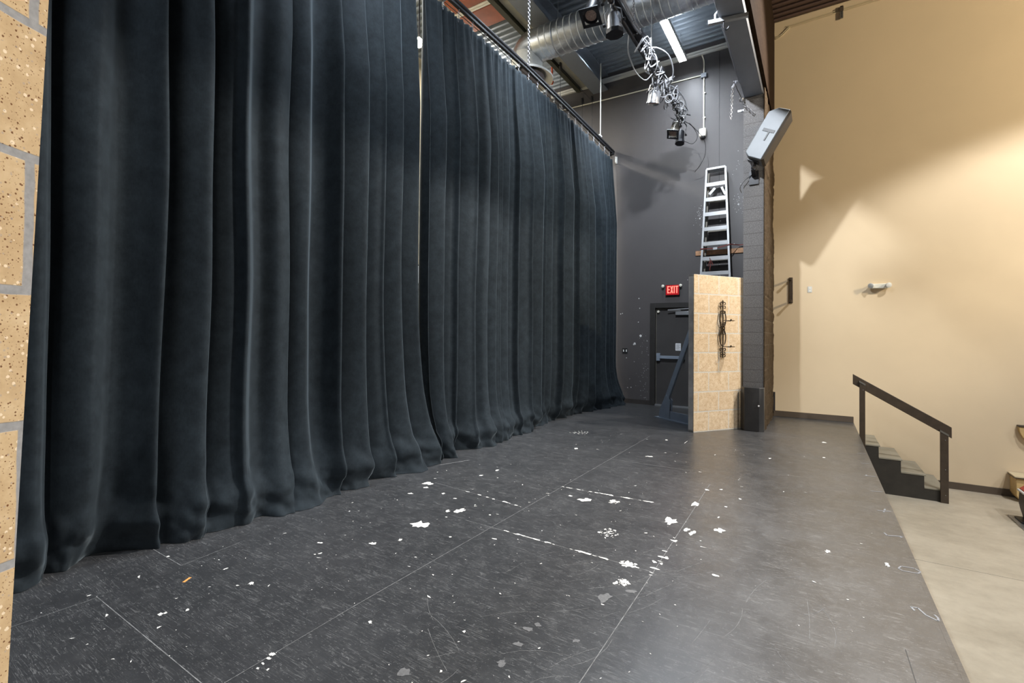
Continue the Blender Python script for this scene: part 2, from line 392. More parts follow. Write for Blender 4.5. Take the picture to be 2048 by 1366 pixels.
for (x, y, rx, ry) in [(-1.328, 3.463, 0.076, 0.094), (-3.08, 6.798, 0.156, 0.174), (-1.54, 4.146, 0.05, 0.053), (-1.045, 3.071, 0.056, 0.043), (-0.992, 2.825, 0.04, 0.042)]:
    for i in range(46):
        a, r = rnd.random() * 6.28, rnd.random() ** .7
        q = .003 + .011 * rnd.random() ** 2
        blob(x + math.cos(a) * r * rx, y + math.sin(a) * r * ry, q, q, 1, n=6, rough=.7)
for (x, y, rx, ry) in [(-1.534, 1.542, 0.024, 0.029), (-1.209, 1.826, 0.02, 0.023), (-1.217, 1.985, 0.022, 0.019), (-0.992, 2.161, 0.017, 0.017), (-1.237, 2.113, 0.023, 0.017), (-1.213, 2.169, 0.018, 0.015), (-1.019, 2.608, 0.03, 0.055), (-0.915, 2.754, 0.029, 0.023)]:
    blob(x, y, rx, ry, 2, .0006, 13)
for i in range(420):   # fine flecks
    x = -3.5 + 4.0 * rnd.random(); y = .7 + 6.4 * rnd.random() ** 1.2
    if x > -.6 and rnd.random() < .7: continue
    q = .002 + .0045 * rnd.random() ** 3; blob(x, y, q, q * (1 + 2 * rnd.random()), 1, n=6, rough=.7, ang=rnd.random() * 3)
for p0, p1, w in [((-2.096, -.5), (-2.136, 1.734), .003), ((-2.136, 1.734), (-2.118, 5.573), .0035), ((-2.118, 5.573), (-2.117, 7.21), .005), ((-.855, 1.5), (-.872, 3.029), .004), ((-.872, 3.029), (-.914, 5.209), .0035), ((-2.118, 5.573), (-1.209, 5.6), .005),
                  ((-3.42, 1.025), (-2.11, 1.022), .004), ((-3.85, 1.454), (-3.426, 1.453), .004), ((-3.426, 1.453), (-3.458, 1.84), .003), ((-3.419, .6), (-3.397, 1.025), .003), ((-3.642, 4.188), (-3.494, 4.559), .012), ((-2.39, 3.063), (-.88, 3.055), .004), ((-3.251, 3.665), (-2.166, 3.569), .004), ((-2.145, 4.268), (-1.179, 4.33), .004)]:
    strip(p0, p1, w, 4)
for (a, b, n) in [((-2.121, 3.063), (-.95, 3.055), 34), ((-2.9, 3.63), (-2.2, 3.575), 12), ((-2.12, 4.27), (-1.2, 4.33), 34), ((-.872, 3.0), (-.9, 3.9), 8)]:
    for i in range(n):
        t = rnd.random(); q = .006 + .012 * rnd.random() ** 2
        blob(a[0] + (b[0] - a[0]) * t, a[1] + (b[1] - a[1]) * t, q * 1.8, q * .7, 1, n=7, rough=.7)
for i in range(70):   # arcs scraped by feet and furniture
    x, y = -1.7 + 1.9 * rnd.random(), 1.35 + 2.0 * rnd.random(); a = rnd.choice([.75, .95, 1.15, 1.4, 2.6]) + rnd.gauss(0, .12); L = .05 + .16 * rnd.random(); k = rnd.gauss(0, 1.6); q = (x, y)
    for j in range(4):
        q2 = (q[0] + math.cos(a) * L / 2, q[1] + math.sin(a) * L / 2); strip(q, q2, .0016, 4, .0007); a += k * L / 2; q = q2
strip((.361, 2.98), (.37, 2.4), .004, 5)
strip((-3.181, 1.364), (-3.211, 1.415), .016, 6, .0015)
# chalked measuring marks along the edge
def chalk(pts, w=.011):
    for a, b in zip(pts, pts[1:]): strip(a, b, w, 3, .0011)
for (x, y, k) in [(.5, 8.34, 0), (.5, 7.74, 0), (.5, 7.15, 0), (.5, 6.52, 1), (.5, 5.9, 0), (.5, 5.27, 2)]:
    chalk([(x - .05, y - .02), (x + .045, y + .01)], .012)
    if k == 2: chalk([(x - .01, y - .05), (x + .01, y + .06)], .012)
    if k == 1: chalk([(x - .05, y - .02), (x - .03, y + .03)], .01)
chalk([(.44, 4.67), (.455, 4.62), (.55, 4.665), (.535, 4.63)], .012)
chalk([(.45, 4.0), (.47, 4.05), (.54, 4.06), (.565, 4.02), (.545, 3.985), (.47, 3.975), (.45, 4.0)], .009)
chalk([(.455, 3.43), (.445, 3.47), (.475, 3.475), (.50, 3.41), (.545, 3.375), (.55, 3.41), (.54, 3.44)], .010)
struct('floor_stage', bm, bm_mats, 'scuffed black painted stage floor with bare white chips')
bm = B((XE - .04, XE - .003, -4.5, YW, ZH, -.06)); struct('trim_stage_front', bm, M['stair_black'])
bm = B((XE - .02, XE + .004, -4.5, YW - .005, -.055, .0006)); struct('trim_stage_edge', bm, M['stage_floor'])
bm = B((XE - .2, 14, -6, YW + .2, ZH - .1, ZH))
struct('floor_house', bm, M['concrete'], 'pale concrete auditorium floor')
bm = bmesh.new()
for y0 in (2.2, 6.9): box(bm, XE, 14, y0, y0 + .004, ZH, ZH + .0006)
struct('trim_floor_joint', bm, M['seam_dark'])

# far wall: dark on the stage side, tan on the house side
DX0, DX1, DZ = -3.09, -1.98, 2.245    # door rough opening
bm = B((-8.6, DX0, YW, YW + .2, 0, 8.3), (DX1, -.86, YW, YW + .2, 0, 8.3), (DX0, DX1, YW, YW + .2, DZ, 8.3))
for (x, z, r) in [(-3.304, 1.524, .028), (-3.44, 1.349, .03), (-3.46, 1.33, .018), (-3.16, 1.41, .01), (-3.63, 1.02, .010), (-3.45, .94, .008), (-3.77, 2.02, .012), (-3.73, 2.03, .01), (-3.33, 2.14, .012), (-3.35, 2.36, .012), (-3.36, 1.83, .011), (-3.6, .35, .01), (-3.52, .36, .01), (-3.3, .3, .007), (-3.25, .6, .007),
                  (-2.3, 2.72, .008), (-3.2, .45, .006), (-3.14, .8, .006), (-3.13, 1.1, .006), (-3.2, .9, .005), (-3.55, .55, .006), (-2.06, 4.0, .014), (-1.32, 4.2, .016), (-1.4, 3.4, .01), (-1.66, 3.9, .014)]:
    n = 7; vs = [bm.verts.new((x + math.cos(2 * PI * i / n) * r * (.7 + .6 * rnd.random()), YW - .0012, z + math.sin(2 * PI * i / n) * r * (.6 + .6 * rnd.random()))) for i in range(n)]
    bm.faces.new(vs).material_index = 1
for i in range(60):
    x = -3.15 - abs(rnd.gauss(0, .12)); z = rnd.random() * 1.6; r = .0025 + .004 * rnd.random()
    bm.faces.new([bm.verts.new((x + math.cos(t) * r, YW - .0012, z + math.sin(t) * r)) for t in (0, 1.3, 2.6, 3.9, 5.2)]).material_index = 1
for (cx, cz, n) in [(-2.06, 4.05, 30), (-1.3, 4.25, 30), (-1.66, 2.95, 14), (-1.3, 4.95, 10)]:
    for i in range(n):
        x = cx + rnd.gauss(0, .06); z = cz + rnd.gauss(0, .14); r = .003 + .005 * rnd.random()
        bm.faces.new([bm.verts.new((x + math.cos(t) * r, YW - .0012, z + math.sin(t) * r)) for t in (0, 1.3, 2.6, 3.9, 5.2)]).material_index = 1
box(bm, -1.69, -1.678, YW - .001, YW, .1, 7.44, 2)
struct('wall_back', bm, [M['dark_wall'], M['wall_chip'], M['black_plastic']], 'dark grey stage wall with exit door and chipped paint')
bm = B((-.86, 14, YW, YW + .2, ZH - .1, 8.3)); struct('wall_right', bm, M['tan_wall'], 'tall tan auditorium side wall')
bm = B((-8.8, -8.6, -4.7, YW + .2, 0, 8.3)); struct('wall_left', bm, M['back_beige'])
bm = B((-8.8, XE, -4.7, -4.5, ZH, 8.3)); struct('wall_front', bm, M['dark_wall'])
# pilaster and proscenium header
PX0, PX1, PY = -1.02, -.72, 8.70
bm = B((PX0, PX1, PY, YW - .001, 0, 5.5)); struct('wall_pilaster', bm, M['cmu'], 'grey concrete block proscenium pier')
bm = bmesh.new(); ny, nz = 40, 140; g = []
for j in range(nz + 1):
    row = []
    for i in range(ny + 1):
        y = PY - .004 + (YW - .002 - PY + .004) * i / ny; z = 5.6 * j / nz
        d = .012 + .022 * (noise.noise(V((y * 5, z * 5, 3))) + .5 * noise.noise(V((y * 15, z * 15, 9)))) + .008
        if (z + .04) % .2035 < .012: d = .012
        if i == 0: d = .016 + .006 * noise.noise(V((0, z * 8, 1)))
        row.append(bm.verts.new((PX1 + d, y, z)))
    g.append(row)
for j in range(nz):
    for i in range(ny): bm.faces.new((g[j][i], g[j][i + 1], g[j + 1][i + 1], g[j + 1][i]))
bk = [bm.verts.new((PX1 - .0, PY - .004, 5.6 * j / nz)) for j in range(nz + 1)]
for j in range(nz): bm.faces.new((bk[j], g[j][0], g[j + 1][0], bk[j + 1]))
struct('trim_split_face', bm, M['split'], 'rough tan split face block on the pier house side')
bm = B((-1.008, -.742, -4.5, YW - .001, 5.502, DK)); struct('trim_header_beam', bm, M['header_black'], 'black steel proscenium header beam')
bm = B((-.7418, -.7385, -4.5, YW - .001, 5.503, DK)); struct('trim_header_shade', bm, M['black_plastic'])  # thin plate added: shade on the beam's house side put in as black
bm = B((-.735, -.685, -4.5, YW - .001, 5.66, DK)); struct('trim_header_fascia', bm, M['fascia'], 'rough sawn brown wood fascia over the proscenium')

# corrugated decks
def deck(name, x0, x1, y0, y1, mat, label):
    bm = bmesh.new(); p = .152; y = y0; prof = []
    while y < y1:
        prof += [(y, DK), (y + .045, DK), (y + .06, DK + .045), (y + .135, DK + .045)]; y += p
    A = [bm.verts.new((x0, a, z)) for a, z in prof]; Bv = [bm.verts.new((x1, a, z)) for a, z in prof]
    for i in range(len(prof) - 1): bm.faces.new((A[i], A[i + 1], Bv[i + 1], Bv[i]))
    return struct(name, bm, mat, label)
deck('ceiling_stage', -8.6, -.72, -4.6, YW, M['deck'], 'galvanised corrugated roof deck over the stage')
deck('ceiling_house', -.70, 14, -6, YW, M['deck_house'], 'brown painted corrugated roof deck over the house')
bm = B((-8.8, 14, -6, YW + .2, DK + .2, DK + .3)); struct('ceiling_slab', bm, M['deck_house'])
# bases
bm = B((-8.6, DX0, YW - .012, YW, 0, .1)); struct('baseboard_back', bm, M['base_dark'])
bm = B((-.69, .562, YW - .014, YW, .002, .105), (-.69, -.675, YW - .05, YW, .002, .105)); struct('baseboard_right', bm, M['base_brown'])
bm = B((1.5, 14, YW - .014, YW, ZH, ZH + .11)); struct('baseboard_house', bm, M['base_brown'])
bm = B((-.70, -.668, YW - .02, YW, .1, .46)); struct('trim_corner_guard', bm, M['base_dark'])
# roof steel
bm = B((-4.48, -4.12, -4.4, YW, 7.28, 7.31), (-4.315, -4.285, -4.4, YW, 7.31, DK), (-4.48, -4.12, -4.4, YW, DK - .03, DK))
struct('trim_roof_beam', bm, M['beam_grey'], 'grey steel roof beam running to the back wall')
bm = B((-4.90, -4.80, -4.4, YW, 7.42, DK)); struct('trim_joist', bm, M['olive'])
bm = B((-4.79, -4.5, -4.4, YW, 7.5, 7.53)); struct('trim_joist_flange', bm, M['cream_beam'])
bm = B((-5.75, -4.92, 6.55, 6.88, 7.56, 7.6), (-5.75, -4.92, 7.02, 7.5, 7.56, 7.6)); struct('trim_primed_panel', bm, M['rust'], 'rust red primed panels between the roof joists')

# ------------------------------------------------------------------ exit door
door = bpy.data.objects.new('door_1', None); COL.objects.link(door); door['kind'] = 'structure'; door.location = (-2.53, YW, 0); WL[door.name] = V(door.location)
door['label'] = 'dark grey exit door in a dark steel frame'
bm = B((DX0, DX0 + .11, YW - .03, YW + .12, 0, DZ), (DX1 - .11, DX1, YW - .03, YW + .12, 0, DZ), (DX0 + .1101, DX1 - .1101, YW - .03, YW + .12, DZ - .11, DZ), (DX0 + .11, DX0 + .13, YW + .04, YW + .12, 0, DZ - .11), (DX0 + .1301, DX1 - .11, YW + .04, YW + .12, DZ - .13, DZ - .1101))
part('door_frame', bm, M['dark_frame'], door, bev=.003)
bm = B((-2.963, -2.095, YW + .045, YW + .09, .03, 2.118)); leaf = part('door_leaf', bm, M['door_leaf'], door, bev=.002)
bm = B((-2.975, -2.962, YW + .03, YW + .05, .03, 2.118), (-2.975, -2.095, YW + .03, YW + .05, 2.112, 2.124)); part('weather_strip', bm, M['alu_dark'], door, 'pale metal strip')
bm = B((DX0 + .11, DX1 - .11, YW - .03, YW + .1, .002, .03)); part('threshold', bm, M['steel'], door, 'bright metal threshold')
bm = B((-2.955, -2.875, YW - .02, YW + .045, .98, 1.145)); box(bm, -2.875, -2.36, YW - .035, YW + .0, 1.03, 1.095); box(bm, -2.40, -2.355, YW - .035, YW + .045, 1.02, 1.105)
part('push_bar', bm, M['grey_jack'], leaf, 'grey metal push bar', bev=.006)
bm = B((-2.55, -2.15, YW - .02, YW + .045, 1.975, 2.055)); part('door_closer', bm, M['steel'], leaf, 'grey closer box', bev=.005)
bm = bmesh.new(); bar(bm, (-2.44, YW - .01, 2.075), (-2.7, YW - .05, 2.085), .012, .02); bar(bm, (-2.7, YW - .05, 2.085), (-2.2, YW - .01, 2.115), .012, .02); part('closer_arm', bm, M['steel'], leaf)
bm = bmesh.new(); lathe(bm, [(0, .028), (.03, .03), (.05, .02)], (-2.92, YW + .045, 2.055), (0, -1, 0), 12); part('door_holder', bm, M['offwhite_plastic'], leaf)
bm = B((-2.558, -2.447, YW + .042, YW + .0445, 1.212, 1.368)); nt = part('paper_notice', bm, M['paper'], leaf, 'white paper notice')
bm = bmesh.new()
for i in range(7): box(bm, -2.545, -2.46 - .02 * (i % 3 == 2), YW + .0405, YW + .0418, 1.34 - i * .017, 1.345 - i * .017)
part('print_lines', bm, M['print'], nt)

# exit sign
t = thing('exit_sign', 'red lit EXIT sign with two small lamp heads above the stage door', 'sign', (-2.605, YW, 2.40))
part('housing', B((-2.75, -2.458, YW - .055, YW - .001, 2.40, 2.628)), M['black_plastic'], t, bev=.006)
fc = part('sign_face', B((-2.742, -2.466, YW - .058, YW - .0555, 2.408, 2.62)), M['red_housing'], t)
def glyph(bm, ch, x, z, w, h, s, y0, y1):
    if ch == 'E': box(bm, x, x + s, y0, y1, z, z + h); [box(bm, x + s, x + w, y0, y1, zz, zz + s) for zz in (z, z + h / 2 - s / 2, z + h - s)]
    if ch == 'X':
        prism(bm, [(x, z), (x + s, z), (x + w, z + h), (x + w - s, z + h)], 'y', y0, y1); prism(bm, [(x + w - s, z), (x + w, z), (x + s, z + h), (x, z + h)], 'y', y0 - .0004, y1)
    if ch == 'I': box(bm, x, x + s, y0, y1, z, z + h)
    if ch == 'T': box(bm, x + w / 2 - s / 2, x + w / 2 + s / 2, y0, y1, z, z + h - s); box(bm, x, x + w, y0, y1, z + h - s, z + h)
bm = bmesh.new(); x = -2.712
for ch, w in (('E', .052), ('X', .062), ('I', .020), ('T', .062)):
    glyph(bm, ch, x, 2.445, w, .155, .020, YW - .0605, YW - .058); x += w + .012
part('exit_letters', bm, M['exit_letter'], fc)
part('lamp_arm', T(([(-2.80, YW - .04, 2.605), (-2.43, YW - .04, 2.605)], .006, 6)), M['black_plastic'], t)
for xx in (-2.802, -2.43):
    bm = bmesh.new(); lathe(bm, [(0, .018), (.03, .03), (.05, .031), (.055, .024)], (xx, YW - .03, 2.605), (0, -1, 0), 14); part('lamp_head', bm, M['offwhite_plastic'], t)
# light switch
t = thing('light_switch', 'pair of small white switches in a black plate left of the door', 'switch', (-3.665, YW, 1.12))
part('plate', B((-3.725, -3.607, YW - .008, YW - .0005, 1.122, 1.238)), M['black_plastic'], t, bev=.002)
for xx in (-3.705, -3.64): part('toggle', B((xx, xx + .022, YW - .016, YW - .008, 1.155, 1.205)), M['switch_white'], t, 'white toggle', bev=.003)

# ------------------------------------------------------------------ curtains
RW = random.Random(11)
ZT = [(-1, 5.63), (4.43, 5.64), (5.4, 5.678), (7.07, 5.668), (9.1, 5.591), (10.3, 5.559), (10.6, 5.55)]
XB = [(-.5, -3.95), (.4, -3.86), (.82, -3.93), (1.18, -4.08), (1.45, -3.88), (1.87, -3.80), (2.3, -3.72), (2.74, -3.70), (3.25, -3.84), (3.7, -3.72), (4.2, -3.67), (4.5, -3.74), (4.75, -4.04), (4.95, -3.86), (5.26, -3.71), (5.94, -3.74), (6.6, -3.86), (7.5, -3.96), (8.2, -3.97), (8.8, -3.86), (9.4, -3.74), (9.94, -3.62), (10.3, -3.62)]
def curtain(rims, y_start, y_end, edge_left, edge_right, seed):
    rw = random.Random(seed); ys = [y_start] + rims + [y_end]
    cps = []   # (y_base, y_overhang, offset)
    for i in range(len(ys) - 1):
        a, b = ys[i], ys[i + 1]; w = b - a
        A = min(.25, .64 * w) * (.85 + .35 * rw.random()); soft = rw.random() < .22
        if soft: pts = [(0, 0, .85), (.12, 0, .68), (.3, 0, .35), (.5, 0, .28), (.75, 0, .62)]
        else: pts = [(0, 0, 1.0), (.055, .0, .86), (.05, -.10, .42), (.12, -.05, .10), (.22, 0, .14), (.40, 0, .50), (.66, 0, .84), (.88, 0, 1.0)]
        for u, ov, o in pts: cps.append((a + u * w, ov * w, o * A))
    cps.append((ys[-1], 0, .08))
    pr = spline([V(c) for c in cps], 5)
    nz = 110; verts = []; faces = []; n = len(pr)
    for j in range(nz + 1):
        tt = j / nz; tt = tt ** .72 if False else tt
        for p in pr:
            y0, ov, o = p.x, p.y, p.z
            zt = lerp(ZT, y0) - .022 * (1 - abs(math.cos(PI * y0 / .3)))
            s = 1 - (1 - tt) ** 1.0
            # denser rows near the floor
            h = zt * (1 - s) ** 1.55 + .0009
            top = max(0, zt - h)
            gather = min(1, .30 + .70 * min(1, top / 1.5))
            drift = .05 * noise.noise(V((y0 * .9, h * .35, seed))) + .02 * noise.noise(V((y0 * 3, h * .8, seed + 5)))
            y = y0 + ov * min(1, max(0, (top - .5) / 1.2)) + drift * min(1, top / 1.0) * min(1, (y_end - y0) / .3 + (.0 if edge_right else 1), (y0 - y_start) / .3 + (.0 if edge_left else 1))
            x = -3.985 + o * gather
            x += .016 * math.sin(2 * PI * y0 / .105) * math.exp(-top / .45) + .006 * math.sin(2 * PI * y0 / .047) * math.exp(-top / .2)
            fb = lerp(XB, y0) + 3.87
            k = max(0, 1 - h / .95) ** 1.9
            x += fb * k
            x -= o * gather * .55 * max(0, 1 - h / .42) ** 1.3
            if h < .9: x += (.075 + .06 * noise.noise(V((y0 * 1.7, 4, seed)))) * math.exp(-((h - .20 - .07 * noise.noise(V((y0 * 2.3, 9, seed)))) / .13) ** 2)
            if h < .75:   # breaking and puddling above the floor
                q = (1 - h / .75) ** 2
                x += q * (.07 * noise.noise(V((y0 * 2.6, h * 2.5, seed + 1))) + .06 * noise.noise(V((y0 * 6 + h * 5, h * 6, seed + 2))) + .03 * noise.noise(V((y0 * 15, h * 12, seed + 7))))
                y += q * .07 * noise.noise(V((y0 * 3.1, h * 2.2, seed + 3)))
                if h < .16: x += .11 * (1 - h / .16) ** 1.2 * (.65 + .9 * noise.noise(V((y0 * 2.6, 0, seed + 4))))
            e = max(0, 1 - h / 2.3) ** 2.2
            if edge_right: y += .34 * e * math.exp(-(y_end - y0) / .5); x += .03 * math.exp(-(y_end - y0) / .1)
            if edge_left: y += .27 * e * math.exp(-(y0 - y_start) / .35); x -= .12 * e * math.exp(-(y0 - y_start) / .35)
            if h < .05: h = max(.0009, h)
            if y > YW - .03: y = YW - .03
            verts.append((x, y, h))
    for j in range(nz):
        for i in range(n - 1):
            a = j * n + i; faces.append((a, a + 1, a + n + 1, a + n))
    return verts, faces
def curtain_obj(name, data, label):
    vs, fs = data; loc = V((-3.95, sum(v[1] for v in vs) / len(vs), 0))
    t = thing(name, label, 'curtain', loc)
    me = bpy.data.meshes.new('drape'); me.from_pydata([V(v) - loc for v in vs], [], fs); me.materials.append(M['velvet'])
    me.polygons.foreach_set('use_smooth', [True] * len(me.polygons))
    o = bpy.data.objects.new('drape', me); COL.objects.link(o); o.parent = t; WL[o.name] = loc
    m = o.modifiers.new('thickness', 'SOLIDIFY'); m.thickness = .007; m.offset = 0
    return t
LR = [-.75, -.35, -.05, .25, .55, 0.865, 1.118, 1.43, 1.769, 1.993, 2.393, 2.584, 2.849, 3.2, 3.441, 3.72]
RR = [4.434, 4.662, 5.003, 5.342, 5.586, 5.752, 5.953, 6.121, 6.448, 6.816, 7.038, 7.29, 7.535, 7.959, 8.196, 8.56, 8.924, 9.234, 9.56, 9.847, 10.147]
cl = curtain_obj('stage_curtain', curtain(LR, -1.1, 3.982, False, True, 3), 'tall black velvet stage curtain on the left, nearer the tan block flat')
cr = curtain_obj('stage_curtain', curtain(RR, 4.118, 10.37, True, False, 8), 'black velvet stage curtain right of the gap, reaching the back wall')
def pipe_z(y): return lerp([(-2, 5.83), (4.7, 5.845), (6.6, 5.871), (9.37, 5.805), (10.46, 5.773)], y)
def hooks(t, ylist):
    for y in ylist:
        bm = bmesh.new(); z0 = pipe_z(y) - .075; z1 = lerp(ZT, y) + .0
        chain(bm, (-3.95, y, z0), (-3.95, y, z1), .034, .0034, .010)
        tube(bm, [(-3.95, y, z1 + .02), (-3.962, y, z1 - .02), (-3.955, y, z1 - .055), (-3.93, y, z1 - .03)], .003, 5)
        part('hook_chain', bm, M['chrome'], t)
hooks(cl, [.3 * i for i in range(11, 14)])
hooks(cr, [.3 * i for i in range(14, 35)])
# curtain track
t = thing('curtain_track', 'long black curtain track pipe hung above the velvet curtains', 'curtain rail', (-3.95, 4.5, 5.75))
yy = [-2 + .5 * i for i in range(25)] + [10.46]
part('track_pipe', T(([(-3.95, y, pipe_z(y)) for y in yy], .032, 12)), M['black_metal'], t)
bm = bmesh.new()
for a, b in zip(yy, yy[1:]): bar(bm, (-3.95, a, pipe_z(a) - .055), (-3.95, b, pipe_z(b) - .055), .045, .03)
part('track_channel', bm, M['black_metal'], t)
part('pull_cord', T(([(-3.99, y, pipe_z(y) - .10 - .02 * math.sin(y * 2)) for y in yy], .005, 5)), M['cable_black'], t)
bm = bmesh.new(); lathe(bm, [(0, .05), (.02, .05)], (-3.99, 10.36, 5.70), (1, 0, 0), 14); box(bm, -3.985, -3.93, 10.33, 10.42, 5.68, 5.75); part('end_pulley', bm, M['black_metal'], t)
for y in (1.5, 6.595, 9.68):
    pass
solo('support_chain', (lambda bm: (chain(bm, (-3.95, 6.595, 5.86), (-3.95, 6.595, DK), .045, .006, .016), bm)[1])(bmesh.new()), M['chrome'], 'bright link chain holding the curtain track in front of the silver duct', 'chain')
bm = T(([(-3.95, 9.66, 5.80), (-3.95, 9.66, 7.44)], .011, 8)); bar(bm, (-3.95, 9.60, 5.86), (-3.95, 9.72, 5.86), .03, .03)
solo('hanger_rod', bm, M['white_paint'], 'thin white rod holding the far end of the curtain track', 'rod')
solo('hanger_rod', T(([(-3.95, 2.2, 5.80), (-3.95, 2.2, DK)], .011, 8)), M['white_paint'], 'thin white rod holding the curtain track above the left curtain', 'rod')
# rigging lines dropping behind the curtain
for (x, y, z0, z1, lb) in [(-4.62, 9.05, 0.0, 7.28, 'thin black rope hanging beside the duct diffuser'), (-4.42, 10.3, 0.0, 7.05, 'thin black rope hanging from the beam end near the back wall'), (-4.66, 10.28, 0.0, 7.05, 'thin black rope with a block at the beam end, left of its twin')]:
    t = thing('rigging_rope', lb, 'rope', (x, y, z0))
    part('rope', T(([(x, y, z0), (x, y, z1)], .006, 6)), M['cable_black'], t)
    bm = bmesh.new(); lathe(bm, [(-.015, .045), (.015, .045)], (x, y, z1), (1, 0, 0), 12); box(bm, x - .02, x + .02, y - .03, y + .03, z1, z1 + .08); part('pulley_block', bm, M['black_metal'], t)
bm = bmesh.new(); tube(bm, [(-4.62, 9.05, 7.25), (-4.42, 10.3, 7.02)], .006, 6); solo('rigging_line', bm, M['cable_black'], 'black line running along the beam to the back wall', 'rope')

# ------------------------------------------------------------------ duct
DYC, DZC, DR = 7.58, 6.88, .285
t = thing('spiral_duct', 'round silver spiral duct crossing under the stage ceiling', 'air duct', (-2.8, DYC, DZC - DR))
bm = bmesh.new(); prof = []; x = -4.35
lathe(bm, [(0, DR), (3.33, DR)], (-4.35, DYC, DZC), (1, 0, 0), 40, cap=False); part('duct_run', bm, M['duct'], t)
bm = bmesh.new(); sp = []
for i in range(25 * 20):
    a = 2 * PI * i / 20; sp.append((-4.25 + .125 * i / 20, DYC + (DR + .002) * math.cos(a), DZC + (DR + .002) * math.sin(a)))
tube(bm, sp, .008, 5); part('spiral_seam', bm, M['white_paint'], t)
# elbow turning down to a bell diffuser
bm = bmesh.new(); seg = 32; R = .24; rings = []
for i in range(10):
    a = (PI / 2) * i / 9; c = V((-4.35 - R * math.sin(a) * 1.0, DYC, DZC - R * (1 - math.cos(a)))); dx = V((-math.cos(a), 0, -math.sin(a)))
    uu = V((0, 1, 0)); vv = uu.cross(dx)
    rings.append([bm.verts.new(c + (uu * math.cos(2 * PI * k / seg) + vv * math.sin(2 * PI * k / seg)) * (DR + .004)) for k in range(seg)])
for A, Bq in zip(rings, rings[1:]):
    for k in range(seg): bm.faces.new((A[k], A[(k + 1) % seg], Bq[(k + 1) % seg], Bq[k]))
part('elbow', bm, M['duct'], t, ang=2.0)
CXD = -4.57; DB = DZC - .30
bm = bmesh.new(); lathe(bm, [(.14, DR + .006), (-.1, DR + .006), (-.17, .36), (-.24, .47), (-.26, .49), (-.29, .485), (-.28, .46), (-.2, .35), (-.12, .25)], (CXD, DYC, DB), (0, 0, 1), 40, cap=False); part('diffuser_bell', bm, M['white_paint'], t, 'white flared diffuser', ang=1.2)
bm = bmesh.new(); lathe(bm, [(-.26, .01), (-.262, .31), (-.25, .33), (-.22, .1)], (CXD, DYC, DB), (0, 0, 1), 36); part('diffuser_plate', bm, M['duct_inner'], t, 'grey inner plate', ang=1.2)
for x in (-3.93, -1.6):
    bm = bmesh.new(); r = DR + .012
    tube(bm, [(x, DYC + r * math.cos(a), DZC + r * math.sin(a)) for a in [2 * PI * i / 28 for i in range(28)]], .006, 5, True); tube(bm, [(x, DYC, DZC + r), (x, DYC, DK)], .008, 6)
    part('hanger_strap', bm, M['steel'], t)
bm = bmesh.new(); lathe(bm, [(0, .025), (.05, .035), (.06, .045), (.075, .02)], (-5.1, 9.57, 7.27), (0, 0, 1), 12); tube(bm, [(-5.1, 9.57, 7.33), (-5.1, 9.57, DK + .03)], .02, 8)
solo('sprinkler_head', bm, M['orange_sprinkler'], 'small orange sprinkler head beyond the duct diffuser', 'sprinkler')

# ------------------------------------------------------------------ wall conduits and struts
bm = B((-5.6, -1.1, YW - .05, YW - .002, 7.455, 7.495), (-5.6, -1.1, YW - .05, YW - .002, 7.515, 7.555), (-5.6, -1.1, YW - .02, YW - .002, 7.495, 7.515))
solo('strut_channel', bm, M['white_paint'], 'pale double strut channel along the top of the dark back wall', 'channel')
bm = B((-5.9, -4.92, 6.895, 6.94, 7.56, 7.61), (-5.9, -4.92, 6.955, 7.0, 7.56, 7.61), (-5.9, -4.92, 6.9, 7.0, 7.61, 7.68))
solo('strut_channel', bm, M['offwhite_plastic'], 'cream double strut crossing under the rust red panels', 'channel')
solo('conduit', T((spline([(-5.6, YW - .02, 7.10), (-4.0, YW - .02, 7.06), (-2.04, YW - .02, 7.02)], 6), .013, 8)), M['offwhite_plastic'], 'thin white conduit running across the dark back wall', 'conduit')
bm = T(([(-1.985, YW - .02, 5.86), (-1.985, YW - .02, 6.96)], .013, 8))
for z in (6.1, 6.62): box(bm, -2.0, -1.95, YW - .035, YW - .001, z, z + .02)
solo('conduit', bm, M['offwhite_plastic'], 'white vertical conduit above the sensor box on the dark wall', 'conduit')
bm = T((spline([(-1.985, YW - .02, 7.04), (-1.985, YW - .02, 7.3), (-2.02, YW - .05, 7.44)], 5), .013, 8))
solo('conduit', bm, M['offwhite_plastic'], 'short white conduit rising from the junction box to the strut', 'conduit')
solo('junction_box', B((-2.04, -1.93, YW - .06, YW - .001, 6.955, 7.045)), M['beam_grey'], 'grey junction box where the conduits meet on the dark wall', 'box', bev=.004)
t = thing('motion_sensor', 'white corner sensor box at the foot of the vertical conduit', 'sensor', (-2.0, YW, 5.66))
part('body', B((-2.065, -1.93, YW - .1, YW - .001, 5.70, 5.87)), M['offwhite_plastic'], t, bev=.02)
bm = bmesh.new(); lathe(bm, [(0, .05), (-.03, .045), (-.05, .02)], (-1.995, YW - .055, 5.70), (0, 0, 1), 14); part('lens', bm, M['black_plastic'], t)
bm = B((-3.905, -3.885, YW - .07, YW - .001, 5.51, 5.65), (-3.915, -3.875, YW - .012, YW - .001, 5.5, 5.66)); solo('wall_bracket', bm, M['white_paint'], 'small white bracket on the dark wall below the track end', 'bracket')
